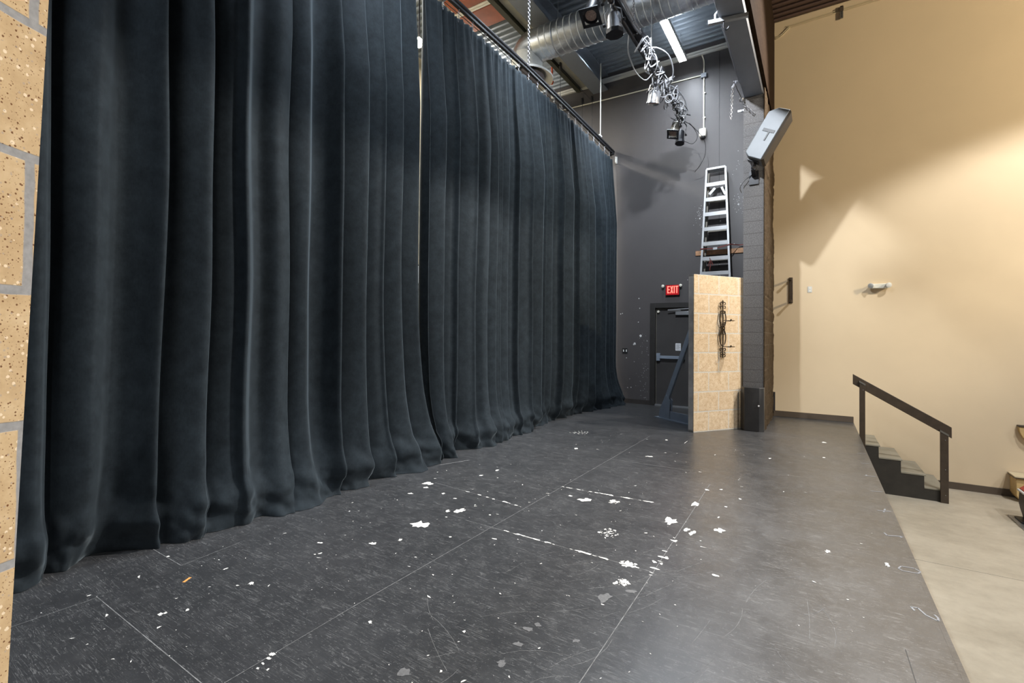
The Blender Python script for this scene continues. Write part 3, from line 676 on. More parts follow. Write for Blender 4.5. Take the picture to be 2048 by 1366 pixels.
# house conduits
def tc(dz, lb):
    p = [(-.665, YW - .0105, 7.39 + dz), (-.58, YW - .0105, 7.40 + dz), (-.43, YW - .0105, 7.515 + dz), (-.34, YW - .0105, 7.53 + dz), (1.2, YW - .0105, 7.56 + dz), (4.5, YW - .0105, 7.56 + dz)]
    solo('conduit', T((spline(p, 5), .010, 7)), M['beige_panel'], lb, 'conduit')
tc(0, 'upper of two thin cream conduits near the top of the tan wall'); tc(-.034, 'lower of two thin cream conduits near the top of the tan wall')
t = thing('conduit_clamp', 'perforated strut clamp holding the twin conduits on the tan wall', 'clamp', (.395, YW, 7.37))
bm = B((.37, .42, YW - .034, YW - .022, 7.37, 7.6), (.37, .42, YW - .034, YW - .001, 7.585, 7.6)); part('strut', bm, M['alu_dark'], t)
bm = B((.365, .425, YW - .05, YW - .034, 7.5, 7.575)); part('clamp_cover', bm, M['base_brown'], t)
bm = bmesh.new()
for z in (7.39, 7.42, 7.45, 7.48): box(bm, .388, .402, YW - .0355, YW - .0345, z, z + .016)
part('slot', bm, M['black_plastic'], t)

# ------------------------------------------------------------------ fluorescent fixture
t = thing('fluorescent_light', 'long lit white fluorescent fixture under the stage ceiling', 'ceiling light', (-2.31, 8.87, 7.2))
part('housing', B((-2.385, -2.235, 7.65, 10.09, 7.225, 7.28)), M['white_paint'], t, bev=.006)
bm = bmesh.new()
for x in (-2.35, -2.27): tube(bm, [(x, 7.70, 7.212), (x, 10.06, 7.212)], .018, 10)
part('lamp_tube', bm, M['tube'], t, 'glowing tubes')
bm = bmesh.new()
for i in range(50):
    y = 7.68 + i * .0485; box(bm, -2.385, -2.235, y, y + .003, 7.188, 7.2); 
for x in (-2.385, -2.31, -2.237): box(bm, x, x + .003, 7.66, 10.08, 7.188, 7.226)
part('louvre', bm, M['white_paint'], t)
for y in (7.9, 9.85): part('hanger_wire', T(([(-2.31, y, 7.28), (-2.31, y, DK)], .004, 5)), M['steel'], t)

# ------------------------------------------------------------------ lighting bar and lamps
BX, BZ = -2.12, 5.6
t = thing('lighting_bar', 'black lighting pipe hung over the stage carrying the spotlights', 'lighting bar', (BX, 6, BZ))
part('pipe', T(([(BX, -3.5, BZ), (BX, 9.3, BZ)], .026, 10)), M['black_metal'], t)
part('raceway', (lambda bm: (bar(bm, (BX + .02, -3.5, BZ + .09), (BX + .02, 7.6, BZ + .09), .05, .05), bm)[1])(bmesh.new()), M['black_metal'], t)
for y in (2.6, 5.5, 7.2):
    bm = T(([(BX, y, BZ + .02), (BX, y, DK)], .010, 6)); part('hanger_rod', bm, M['steel'], t)
for y in (6.35, 7.05, 7.45, 8.2):
    part('outlet_box', B((BX + .0, BX + .11, y, y + .13, BZ + .03, BZ + .12)), M['black_metal'], t, bev=.006)
solo('support_chain', (lambda bm: (chain(bm, (BX + .1, 6.05, BZ + .02), (BX + .1, 6.05, DK), .04, .005, .014), bm)[1])(bmesh.new()), M['chrome'], 'link chain holding the lighting pipe, in front of the duct', 'chain')

def lamp(label, lens, axis, length, r0, r1, bodymat, frame=None, hook=None, octo=False, fins=False):
    """par can / fresnel: lens = centre of the front, axis = beam direction"""
    lens = V(lens); ax = V(axis).normalized(); back = lens - ax * length
    t = thing('stage_spotlight', label, 'stage light', lens)
    bm = bmesh.new()
    prof = [(0, r0 * .55), (.02, r0 * .8), (length * .22, r0), (length * .28, r0), (length * .36, r1 * .97), (length - .03, r1), (length - .028, r1 * 1.1), (length - .006, r1 * 1.1), (length, r1 * .96), (length - .02, r1 * .9)]
    if octo: prof = [(0, r0 * .7), (.03, r0), (length * .5, r0 * 1.02), (length - .08, r1), (length, r1), (length - .02, r1 * .94)]
    lathe(bm, prof, back, ax, 8 if octo and False else 22)
    if fins:
        for i in range(5): lathe(bm, [(0, r0 * 1.12), (.006, r0 * 1.12)], back + ax * (.05 + .03 * i), ax, 20)
    body = part('body', bm, bodymat, t, ang=.5)
    bm = bmesh.new(); lathe(bm, [(-.012, r1 * .93), (-.004, r1 * .6), (0, .01)], lens - ax * .012, ax, 20); part('lens', bm, M['lens'], t)
    a, u = frame_of(ax)
    if octo:
        bm = bmesh.new(); lathe(bm, [(-.035, r1 * 1.02), (-.035, r1 * 1.2), (.02, r1 * 1.26), (.02, r1 * 1.02)], lens, ax, 8); part('gel_frame', bm, M['black_metal'], t)
    if frame:
        w = r1 * 1.32; th = math.radians(frame); A = (a * math.cos(th) + u * math.sin(th)); U = (u * math.cos(th) - a * math.sin(th)); bm = bmesh.new()
        for s in (-1, 1):
            bar(bm, lens + A * (w * s * .86) - U * w + ax * .01, lens + A * (w * s * .86) + U * w + ax * .01, w * .3, .012, ax)
            bar(bm, lens + U * (w * s * .86) - A * w + ax * .01, lens + U * (w * s * .86) + A * w + ax * .01, w * .3, .012, ax)
        part('gel_frame', bm, M['black_metal'], t)
    # yoke from the clamp on the bar to both sides of the body
    hk = V(hook); piv = back + ax * (length * .45); side = ax.cross(V((0, 0, 1)));
    side = side.normalized() if side.length > .1 else V((1, 0, 0)); rr = max(r0, r1) * 1.22
    top = hk - V((0, 0, .06)); bm = bmesh.new()
    pts = [piv + side * rr, piv + side * rr * 1.0 + (top - piv) * .7, top + side * rr * .35, top - side * rr * .35, piv - side * rr + (top - piv) * .7, piv - side * rr]
    for p, q in zip(pts, pts[1:]): bar(bm, p, q, .028, .007, side)
    yk = part('yoke', bm, M['black_metal'] if bodymat is not M['silver'] else M['steel'], t)
    for s in (-1, 1):
        bm = bmesh.new(); lathe(bm, [(0, .02), (.03, .022)], piv + side * rr * s, side * s, 10); part('knob', bm, M['black_plastic'], t)
    bm = bmesh.new(); tube(bm, [hk + V((0, -.0, -.07)), hk + V((0, 0, -.028))], .012, 8)
    tube(bm, [hk + V((math.cos(x) * .036, 0, math.sin(x) * .036)) for x in [math.radians(-100 + 26 * i) for i in range(12)]], .009, 6); part('clamp', bm, M['steel'], t)
    return t
lamp('spotlight with square black colour frame seen from below, nearest the top edge of the photo', (-2.26, 5.20, 5.30), (-.02, -.42, -.9), .28, .075, .088, M['black_metal'], frame=8, hook=(BX, 5.25, BZ))
lamp('shiny silver spotlight pointing straight down in front of the duct', (-2.12, 5.62, 5.28), (.02, .05, -1), .25, .088, .092, M['silver'], hook=(BX, 5.5, BZ), octo=True)
lamp('silver cone shaped spotlight amid the cable tangle', (-2.25, 7.72, 5.30), (-.22, .16, -1), .30, .062, .098, M['silver'], hook=(BX, 7.55, BZ))
lamp('black spotlight with tilted square colour frame at the end of the lighting bar', (-2.24, 8.98, 5.27), (-.16, -.5, -.85), .28, .075, .078, M['alu_dark'], frame=28, hook=(BX, 8.92, BZ), fins=True)
lamp('small black spotlight lowest at the far end of the lighting bar', (-2.22, 9.42, 5.26), (-.02, -.25, -1), .26, .07, .072, M['black_metal'], hook=(BX, 9.22, BZ), octo=True)

# cables
def cab(pts, r, mat, label, n=7): return solo('cable', T((spline(pts, n), r, 6)), mat, label, 'cable')
cab([(BX - .01, 6.2, 5.6), (BX - .06, 6.3, 5.45), (BX - .06, 6.45, 5.34), (BX - .05, 6.65, 5.28), (BX - .03, 7.0, 5.34), (BX - .01, 7.3, 5.58)], .008, M['cable_grey'], 'pale cable sagging in a long loop below the lighting bar')
cab([(BX + .05, 4.2, 5.66), (BX + .09, 5.4, 5.70), (BX + .07, 6.2, 5.66), (BX + .08, 6.9, 5.68), (BX + .06, 7.6, 5.66), (BX + .02, 8.3, 5.65)], .011, M['cable_grey'], 'thick pale cable lying along the top of the lighting bar')
cab([(BX + .12, 4.4, 5.60), (BX + .13, 5.3, 5.63), (BX + .15, 5.9, 5.58), (BX + .10, 6.4, 5.66), (BX + .16, 6.8, 5.60)], .009, M['cable_grey'], 'pale cable beside the lighting bar above the silver spotlight')
cab([(BX + .06, 6.75, 5.66), (BX + .16, 6.95, 5.74), (BX + .26, 7.2, 5.72), (BX + .25, 7.5, 5.62), (BX + .14, 7.7, 5.56), (BX + .04, 7.8, 5.6)], .011, M['cable_grey'], 'pale cable looping out on the right of the lighting bar')
cab([(BX + .06, 7.9, 5.66), (BX + .13, 8.3, 5.72), (BX + .17, 8.7, 5.66), (BX + .10, 8.95, 5.50), (BX + .03, 9.0, 5.42)], .011, M['cable_grey'], 'pale cable curving down to the lamps at the bar end')
cab([(BX + .02, 9.3, 5.6), (BX + .12, 9.5, 5.55), (BX + .2, 9.55, 5.36), (BX + .12, 9.5, 5.22), (BX - .02, 9.46, 5.28)], .006, M['cable_black'], 'thin black cable looping beside the lowest spotlight')
cab([(BX + .1, 9.3, 5.55), (BX + .26, 9.8, 5.4), (BX + .28, 9.9, 5.15), (BX + .18, 10.0, 4.98), (BX + .02, 10.2, 4.9)], .005, M['cable_black'], 'thin black cable hanging lowest near the dark wall')
bm = bmesh.new(); rc = random.Random(21)
for i in range(34):
    y = rc.choice([6.4, 6.9, 7.3, 7.6, 7.8, 8.1, 8.3, 8.5, 8.7]) + rc.uniform(-.25, .25); p = []
    n = rc.randint(4, 6); x = BX + rc.uniform(-.06, .1); z = BZ + rc.uniform(-.05, .1)
    for k in range(n):
        p.append((x + rc.uniform(-.09, .13), y + k * rc.uniform(.03, .12), z + rc.uniform(-.2, .1) * (1 if 0 < k < n - 1 else .2)))
    tube(bm, spline(p, 5), rc.choice([.006, .008, .009, .011]), 5, mi=rc.choice([0, 0, 0, 1]))
for i in range(12):
    c = V((BX + rc.uniform(-.02, .14), rc.uniform(7.6, 8.7), BZ - rc.uniform(.02, .2))); r = rc.uniform(.04, .08); ax = V((rc.uniform(-1, 1), rc.uniform(-1, 1), rc.uniform(-.4, .4))).normalized(); a, u = frame_of(ax)
    tube(bm, [c + (a * math.cos(2 * PI * k / 14) + u * math.sin(2 * PI * k / 14)) * r for k in range(14)], .007, 5, True, mi=rc.choice([0, 0, 1]))
o = solo('cable_tangle', bm, [M['cable_grey'], M['cable_black']], 'tangle of pale and black cables wound round the lighting bar', 'cables'); o['kind'] = 'stuff'

# ------------------------------------------------------------------ header rigging
bm = bmesh.new(); bar(bm, (-1.15, 6.33, 5.47), (-.70, 6.42, 5.47), .05, .045)
t = thing('strut_hanger', 'short pale strut clamped across the underside of the black header', 'strut', (-.92, 6.38, 5.40)); part('strut', bm, M['steel'], t)
bm = T((spline([(-.97, 6.36, 5.45), (-.97, 6.36, 5.37), (-.94, 6.37, 5.34), (-.91, 6.37, 5.37)], 5), .010, 6)); part('hook', bm, M['black_metal'], t)
bm = T(([(-1.07, 6.34, 5.44), (-1.07, 6.34, 5.56), (-1.02, 6.34, 5.60)], .012, 6)); part('beam_clamp', bm, M['steel'], t)
bm = T(([(-1.02, 4.4, 5.515), (-1.02, 8.15, 5.515)], .007, 6)); solo('guide_rod', bm, M['chrome'], 'thin bright rod along the left edge of the black header', 'rod')
bm = bmesh.new(); tube(bm, [(-1.0, 8.2, 5.56), (-1.08, 8.2, 5.57), (-1.12, 8.2, 5.50)], .006, 6); chain(bm, (-1.12, 8.2, 5.50), (-1.15, 8.22, 4.98), .04, .006, .014); lathe(bm, [(0, .012), (.05, .02), (.12, .014)], (-1.12, 8.2, 5.47), (.5, 0, 1), 8)
solo('loose_chain', bm, M['chrome'], 'loose link chain dangling left of the block pier', 'chain')
bm = bmesh.new(); tube(bm, [(-1.09, 8.1, 5.53), (-1.04, 8.6, 5.46)], .008, 6); lathe(bm, [(0, .02), (.02, .036), (.05, .04), (.075, .02)], (-1.04, 8.6, 5.40), (0, 0, 1), 12); chain(bm, (-1.04, 8.6, 5.40), (-.86, 8.66, 5.18), .05, .007, .018)
solo('chain_hoist', bm, M['chrome'], 'bright turnbuckle and chain at the lower end of the black header', 'chain')
solo('wall_peg', B((-1.12, -1.021, 8.78, 8.81, 5.32, 5.35)), M['steel'], 'short pale peg sticking out of the block pier under the header', 'peg')

# ------------------------------------------------------------------ loudspeaker
t = thing('loudspeaker', 'grey loudspeaker tilted down on a bracket on the block pier', 'speaker', (-.72, 8.5, 4.2))
la = V((.50, 0, .866)); da = V((.866, 0, -.50)); c0 = V((-.625, 8.47, 4.68))   # long axis, depth axis (towards the grille), centre
def spk(u, v, w): return c0 + la * u + da * v + V((0, w, 0))
HL = .40
poly = [(-HL + .05, -.17), (-HL, -.10), (-HL, .115), (HL, .115), (HL, -.06), (HL - .09, -.17)]
bm = bmesh.new(); w0, w1 = -.19, .19
def hw(v): return .19 if v > 0 else .14
A = [bm.verts.new(spk(u, v, -hw(v))) for u, v in poly]; Bv = [bm.verts.new(spk(u, v, hw(v))) for u, v in poly]; n = len(poly)
bm.faces.new(A[::-1]); bm.faces.new(Bv)
for i in range(n): bm.faces.new((A[i], A[(i + 1) % n], Bv[(i + 1) % n], Bv[i]))
part('cabinet', bm, M['speaker_grey'], t, bev=.012)
bm = bmesh.new(); vs = []
for v, s in ((.113, 1), (.145, .93)):
    vs.append([bm.verts.new(spk(u * HL * s, v, w * .19 * s)) for u, w in ((-1, -1), (1, -1), (1, 1), (-1, 1))])
bm.faces.new(vs[1]); [bm.faces.new((vs[0][i], vs[0][(i + 1) % 4], vs[1][(i + 1) % 4], vs[1][i])) for i in range(4)]
part('grille', bm, M['grille'], t, 'dark front grille')
def on_side(u, v, e=.004):
    k = (v + .17) / .285; return spk(u, v, -(.14 + .05 * k) - e)
bm = bmesh.new()
for (u0, u1, v0, v1) in ((.015, .06, -.105, .075), (-.12, .02, -.012, .008)):
    q = [on_side(u0, v0), on_side(u1, v0), on_side(u1, v1), on_side(u0, v1)]; q2 = [p + V((0, .02, 0)) for p in q]
    A = [bm.verts.new(p) for p in q]; Bq = [bm.verts.new(p) for p in q2]; bm.faces.new(A); [bm.faces.new((A[i], A[(i + 1) % 4], Bq[(i + 1) % 4], Bq[i])) for i in range(4)]
part('handle_recess', bm, M['black_plastic'], t, 'dark T shaped handle recess')
bm = bmesh.new(); pB = spk(-HL, 0, 0)
bar(bm, pB + V((0, 0, .02)), pB + V((-.03, .03, -.11)), .05, .04); bar(bm, pB + V((-.03, .03, -.10)), V((-.86, 8.70, 4.16)), .06, .06); box(bm, -.93, -.79, 8.672, 8.699, 4.02, 4.24); bar(bm, pB + V((-.1, .0, .03)), pB + V((.05, .0, -.05)), .14, .014)
part('wall_bracket', bm, M['black_metal'], t, 'black swivel bracket')
solo('cable', T((spline([(-.83, 8.685, 4.2), (-.9, 8.66, 4.17), (-1.0, 8.62, 4.08), (-1.06, 8.62, 3.98), (-1.04, 8.64, 3.9)], 6), .006, 6)), M['cable_black'], 'black cable drooping from the loudspeaker bracket', 'cable')

# ------------------------------------------------------------------ stepladder leaning on the back wall
t = thing('stepladder', 'tall folded aluminium stepladder strapped against the dark back wall', 'ladder', (-1.76, 10.3, 0))
ZL = 4.93; YL = 10.27
def railx(z, s):   # left and right rail centre at height z
    return (-1.885 - .042 * (ZL - z) if s < 0 else -1.53 + .042 * (ZL - z))
def raily(z): return 10.30 - .035 * (ZL - z)
for s in (-1, 1):
    bm = bmesh.new(); bar(bm, (railx(0.0, s), raily(0), .0), (railx(ZL, s), raily(ZL), ZL), .035, .075, (0, 1, 0)); part('front_rail', bm, M['alu'], t)
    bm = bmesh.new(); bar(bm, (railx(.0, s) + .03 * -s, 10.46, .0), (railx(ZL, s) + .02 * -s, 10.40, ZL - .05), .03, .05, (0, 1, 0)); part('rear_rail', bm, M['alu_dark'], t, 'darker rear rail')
for k in range(16):
    z = 4.64 - k * .302
    if z < .2: break
    bm = bmesh.new(); box(bm, railx(z, -1) + .01, railx(z, 1) - .01, raily(z) - .05, raily(z) + .045, z - .012, z); box(bm, railx(z, -1) + .01, railx(z, 1) - .01, raily(z) - .052, raily(z) - .046, z - .075, z)
    part('step', bm, M['alu'], t)
bm = B((railx(ZL, -1), railx(ZL, 1), raily(ZL) - .05, 10.45, ZL - .02, ZL + .02)); part('top_cap', bm, M['alu'], t)
for z in (4.3, 3.7, 3.1):
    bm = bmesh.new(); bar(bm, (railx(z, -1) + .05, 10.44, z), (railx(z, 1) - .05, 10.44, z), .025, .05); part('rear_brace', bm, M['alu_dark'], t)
bm = bmesh.new(); bar(bm, (railx(4.6, -1) + .06, raily(4.6) + .02, 4.42), (railx(4.6, -1) + .17, raily(4.6) + .02, 4.54), .02, .05); bar(bm, (railx(4.6, 1) - .02, raily(4.6) + .02, 4.38), (railx(4.6, 1) - .09, raily(4.6) + .02, 4.54), .02, .04); part('spreader', bm, M['alu'], t)
bm = bmesh.new(); bar(bm, (-2.14, 10.495, 3.265), (-1.03, 10.495, 3.255), .028, .098); solo('wood_board', bm, M['wood_board'], 'bare pine board fixed to the dark wall behind the ladder', 'board', bev=.003)
t = thing('ratchet_strap', 'thin red strap tied across the ladder at the pine board', 'strap', (-1.7, 10.2, 2.95))
bm = bmesh.new(); pts = [(-2.0, 10.46, 3.31), (-1.99, raily(3.3) - .05, 3.30), (-1.7, raily(3.3) - .06, 3.285), (-1.43, raily(3.3) - .05, 3.345), (-1.30, 10.45, 3.36), (-1.06, 10.47, 3.37)]
for p, q in zip(pts, pts[1:]): bar(bm, p, q, .006, .019)
part('webbing', bm, M['red_strap'], t)
bm = bmesh.new()
for (x0, z0, x1, z1) in ((-1.80, 3.10, -1.78, 2.92), (-1.78, 3.06, -1.74, 2.95), (-1.79, 2.95, -1.80, 2.84), (-1.80, 3.03, -1.83, 2.93)): bar(bm, (x0, raily(3) - .07, z0), (x1, raily(3) - .07, z1), .02, .012)
part('loose_end', bm, M['red_strap'], t)
part('buckle', B((-1.745, -1.66, raily(3.3) - .075, raily(3.3) - .05, 3.255, 3.305)), M['steel'], t, bev=.006)

# ------------------------------------------------------------------ painted block flats
def curl(cx, cz, r, a0, a1, y, n=9, grow=.35):
    return [(cx + r * (1 - (1 - grow) * i / n) * math.cos(a0 + (a1 - a0) * i / n), y, cz + r * (1 - (1 - grow) * i / n) * math.sin(a0 + (a1 - a0) * i / n)) for i in range(n + 1)]
FA = (-1.628, 7.878, 0); FR = math.atan2(.824, .566)
t = thing('stage_flat', 'tan painted stone block flat standing by the pier, with ironwork on it', 'stage flat', FA, FR)
# local frame: x along the face, -y towards the house
W, HF = 1.06, 2.50
part('face_panel', B((0, W, .0, .012, .0, HF)), M['faux_block'], t, local=True)
part('edge_frame', B((0, .03, .012, .115, 0, HF), (W - .03, W, .012, .09, 0, HF), (0, W, .012, .115, HF - .03, HF), (0, W, .012, .115, 0, .03)), M['flat_edge'], t, 'grey painted edge', local=True)
bm = bmesh.new(); JX = .42
bar(bm, (JX, 1.26, .09), (JX, .12, .09), .035, .14); bar(bm, (JX, 1.22, .10), (JX, .13, 2.38), .04, .095, (0, 1, 1)); prism(bm, [(1.27, .02), (1.0, .02), (.98, .36), (1.09, .45), (1.25, .16)], 'x', JX - .035, JX - .022)
prism(bm, [(1.27, .02), (1.0, .02), (.98, .36), (1.09, .45), (1.25, .16)], 'x', JX + .022, JX + .035)
part('brace', bm, M['grey_jack'], t, 'blue grey triangular brace', local=True)
part('brace_foot', B((JX - .06, JX + .06, .12, 1.36, 0, .02)), M['grey_jack'], t, local=True)
t2 = thing('candle_sconce', 'slender wrought iron scroll candle holder hung on the tan block flat', 'wall sconce', (FA[0], FA[1], 0), FR)
sx = .579; yy0 = -.028; bm = bmesh.new(); r = .009
tube(bm, [(sx, yy0, 1.17), (sx, yy0, 2.09)], .009, 6)
part('stem', bm, M['iron'], t2, local=True)
bm = bmesh.new()
for s in (-1, 1):
    for (zc, hh, ww) in ((1.80, .135, .068), (1.50, .135, .066), (1.645, .05, .04)):
        tube(bm, [(sx + s * ww * math.cos(a), yy0, zc + hh * math.sin(a)) for a in [(-PI / 2) + PI * i / 12 for i in range(13)]], r, 5)
    for (zc, rr, d) in ((2.045, .034, 1), (1.985, .034, 1), (1.915, .032, -1), (1.735, .026, -1), (1.565, .026, 1), (1.30, .036, 1), (1.25, .03, -1), (1.20, .032, 1)):
        cx = sx + s * rr * 1.12; a0 = PI if s > 0 else 0
        tube(bm, curl(cx, zc, rr, a0, a0 + s * d * -1.6 * PI, yy0, 12), r * .8, 5)
    tube(bm, [(sx, yy0, 2.04), (sx + s * .016, yy0, 2.07), (sx, yy0, 2.105)], r * .8, 5)
part('scrollwork', bm, M['iron'], t2, local=True)
for z in (1.765, 1.345):
    bm = bmesh.new(); tube(bm, [(sx, yy0, z + .012), (sx + .05, -.09, z + .004), (sx + .08, -.12, z)], .007, 6); lathe(bm, [(0, .008), (.004, .058), (.012, .06), (.013, .05)], (sx + .08, -.12, z), (0, 0, 1), 18); lathe(bm, [(.0, .012), (.02, .012)], (sx + .08, -.12, z + .01), (0, 0, 1), 8)
    part('candle_arm', bm, M['iron'], t2, local=True)
for w_ in ((spline([(sx - .07, -.012, 1.82), (sx - .105, -.012, 1.70), (sx - .1, -.012, 1.58), (sx - .06, -.012, 1.55)], 5), .003, 5), (spline([(sx - .03, -.012, 1.19), (sx - .06, -.012, 1.12), (sx - .11, -.012, 1.09), (sx - .13, -.012, 1.13)], 5), .003, 5)):
    part('hanging_wire', T(w_), M['alu'], t2, local=True)

# near flat at the left edge
NR = math.radians(28.0)
t = thing('stage_flat', 'tan painted stone block flat close to the camera on the left edge', 'stage flat', (-1.56, .333, 0), NR + PI / 2)
# local x runs away from the camera along the face; face at y=0 (towards -y = house side)
bm = bmesh.new(); H2 = 2.6
e0, e1 = -.048, .030
A = [bm.verts.new(p) for p in ((-1.25, 0, 0), (e0, 0, 0), (e1, 0, H2), (-1.25, 0, H2))]; Bv = [bm.verts.new(v.co + V((0, .012, 0))) for v in A]
bm.faces.new(A); bm.faces.new(Bv[::-1]); [bm.faces.new((A[i], Bv[i], Bv[(i + 1) % 4], A[(i + 1) % 4])) for i in range(4)]
part('face_panel', bm, M['near_block'], t, local=True)
bm = bmesh.new(); bar(bm, (-1.24, .05, .02), (e0 - .03, .05, .02), .07, .04); bar(bm, (-1.24, .05, H2 - .02), (e1 - .03, .05, H2 - .02), .07, .04); bar(bm, (e0 - .03, .05, 0), (e1 - .03, .05, H2), .03, .07, (0, 1, 0)); bar(bm, (-1.23, .05, 0), (-1.23, .05, H2), .03, .07, (0, 1, 0))
part('edge_frame', bm, M['flat_edge'], t, local=True)
bm = bmesh.new(); bar(bm, (-.6, 1.0, .03), (-.6, .08, .03), .04, .06); bar(bm, (-.6, .96, .05), (-.6, .09, 1.9), .04, .06, (0, 1, 1)); part('brace', bm, M['grey_jack'], t, local=True)

# black cabinet at the foot of the pier
t = thing('floor_cabinet', 'low black angled cabinet with a white knob at the foot of the pier', 'cabinet', (-.87, 8.6, 0))
bm = bmesh.new(); prism(bm, [(-1.045, 8.665), (-.985, 8.535), (-.765, 8.515), (-.70, 8.56), (-.70, 8.685), (-1.03, 8.685)], 'z', 0, .70); part('body', bm, M['box_black'], t, bev=.006)
bm = bmesh.new(); lathe(bm, [(0, .008), (.012, .013), (.02, .010)], (-.772, 8.517, .415), (0, -1, 0), 12); part('knob', bm, M['switch_white'], t, 'white knob')

# ------------------------------------------------------------------ tan wall fittings
t = thing('coat_hook_rail', 'dark vertical hook rail with two pegs on the tan wall', 'hook rail', (-.405, YW, 2.17))
part('backplate', B((-.437, -.375, YW - .02, YW - .001, 2.17, 2.66)), M['rail_brown'], t, bev=.004)
for z in (2.62, 2.20):
    bm = bmesh.new(); lathe(bm, [(0, .02), (.10, .02), (.135, .026), (.15, .02)], (-.406, YW - .02, z), (0, -1, 0), 12); part('peg', bm, M['rail_brown'], t)
t = thing('wall_outlet', 'white double socket plate on the tan wall right of the hook rail', 'socket', (-.1, YW, 2.36))
part('plate', B((-.134, -.066, YW - .006, YW - .0005, 2.362, 2.474)), M['white_paint'], t, bev=.002)
for z in (2.393, 2.443): part('socket', (lambda bm: (lathe(bm, [(0, .017), (.003, .017)], (-.1, YW - .006, z), (0, -1, 0), 14), bm)[1])(bmesh.new()), M['offwhite_plastic'], t)
t = thing('emergency_light', 'white twin head emergency light on the tan wall', 'emergency light', (.93, YW, 2.38))
bm = bmesh.new(); prism(bm, [(.83, 2.385), (.80, 2.41), (.80, 2.455), (.82, 2.47), (1.05, 2.47), (1.07, 2.455), (1.06, 2.40), (1.03, 2.385)], 'y', YW - .075, YW - .001); part('housing', bm, M['offwhite_plastic'], t, bev=.012)
for x, d in ((.83, -.5), (1.035, .5)):
    bm = bmesh.new(); lathe(bm, [(0, .02), (.03, .04), (.055, .046), (.06, .036)], (x, YW - .06, 2.445), (d, -1, -.25), 16); part('lamp_head', bm, M['white_paint'], t)

# ------------------------------------------------------------------ steps and handrail
YS = 9.55; RX = [.56, .836, 1.111, 1.388, 1.62]; TZ = [-.19, -.375, -.562, -.75]
t = thing('stage_steps', 'dark wooden steps with grey treads from stage edge to house floor', 'steps', (1.1, 10.0, ZH))
bm = bmesh.new(); poly = [(.565, ZH)]; 
poly += [(.565, TZ[0])]
for i in range(4):
    poly += [(RX[i + 1], TZ[i])]
    if i < 3: poly += [(RX[i + 1], TZ[i + 1])]
poly += [(RX[4], ZH)]
prism(bm, [(x, z - (.022 if z > ZH else 0)) for x, z in poly], 'y', YS, YW - .016); part('stair_body', bm, M['stair_black'], t)
for i in range(4):
    bm = B((RX[i] + (.006 if i == 0 else -.0), RX[i + 1] + .02, YS - .006, YW - .016, TZ[i] - .022, TZ[i])); part('tread', bm, M['tread'], t, bev=.003)
t = thing('handrail', 'dark brown wooden handrail on two posts beside the steps', 'handrail', (1.1, 9.5, ZH))
for (x0, x1, z0, z1) in ((.587, .662, -.86, .80), (1.567, 1.66, ZH, .12)):
    pb = bmesh.new(); s = -.6145
    prism(pb, [(x0, z0), (x1, z0), (x1, z1 + s * (x1 - x0)), (x0, z1)], 'y', YS - .052, YS - .012); po = part('post', pb, M['rail_brown'], t, bev=.003)
    pb = bmesh.new(); prism(pb, [(x0 - .004, z1 - .0), (x1 + .004, z1 + s * (x1 - x0) - .005), (x1 + .004, z1 + s * (x1 - x0) + .022), (x0 - .004, z1 + .027)], 'y', YS - .056, YS - .008); part('post_cap', pb, M['alu_dark'], po, 'grey sloping cap')
    for zz in (z0 + .12, z0 + .5, z1 - .12):
        pb = bmesh.new(); lathe(pb, [(0, .006), (.004, .005)], ((x0 + x1) / 2 + .01, YS - .052, zz), (0, -1, 0), 8); part('screw', pb, M['steel'], po)
bm = bmesh.new(); prism(bm, [(.503, .763), (1.703, .027), (1.703, .19), (.503, .926)], 'y', YS - .012, YS + .026); part('rail', bm, M['rail_brown'], t, bev=.004)

# ------------------------------------------------------------------ seating at the right edge
solo('aisle_carpet', B((2.30, 12, -4, 9.28, ZH, ZH + .012)), M['carpet'], 'dark carpet laid under the auditorium seats', 'carpet')
solo('carpet_edging', B((2.243, 2.299, -4, 9.345, ZH, ZH + .014)), M['steel'], 'bright metal strip along the stage side edge of the dark carpet', 'edging', bev=.003)
solo('carpet_edging', B((2.301, 12, 9.281, 9.345, ZH, ZH + .014)), M['steel'], 'bright metal strip along the far edge of the dark carpet by the side wall', 'edging', bev=.003)
t = thing('auditorium_seat', 'auditorium seat with red cushion and dark shell at the right edge', 'seat', (2.55, 9.15, ZH))
zc = ZH
prof = [(2.33, .41), (2.335, .36), (2.33, .30), (2.33, .22), (2.345, .14), (2.365, .06), (2.37, .03), (2.5, .03), (2.5, .41)]
bm = bmesh.new(); prism(bm, [(x, zc + z) for x, z in prof], 'y', 9.02, 9.26); part('pedestal', bm, M['seat_plastic'], t, 'dark curved pedestal', bev=.01)
bm = B((2.29, 2.56, 8.99, 9.275, zc + .012, zc + .035)); part('foot', bm, M['black_metal'], t, bev=.006)
bm = bmesh.new(); prism(bm, [(2.34, zc + .42), (2.40, zc + .475), (2.55, zc + .49), (2.80, zc + .46), (2.82, zc + .41), (2.34, zc + .41)], 'y', 8.72, 9.27); part('seat_cushion', bm, M['cushion'], t, 'red cushion', bev=.02)
bm = B((2.315, 2.82, 8.72, 9.275, zc + .385, zc + .412)); part('seat_pan', bm, M['white_paint'], t, 'pale seat rim', bev=.01)
bm = bmesh.new(); prism(bm, [(2.80, zc + .40), (2.86, zc + .40), (2.95, zc + .95), (2.88, zc + .95)], 'y', 8.72, 9.27); part('backrest', bm, M['cushion'], t, bev=.02)
t = thing('side_bench', 'tan laminate bench with dark edged top against the tan wall', 'bench', (2.9, 10.3, ZH))
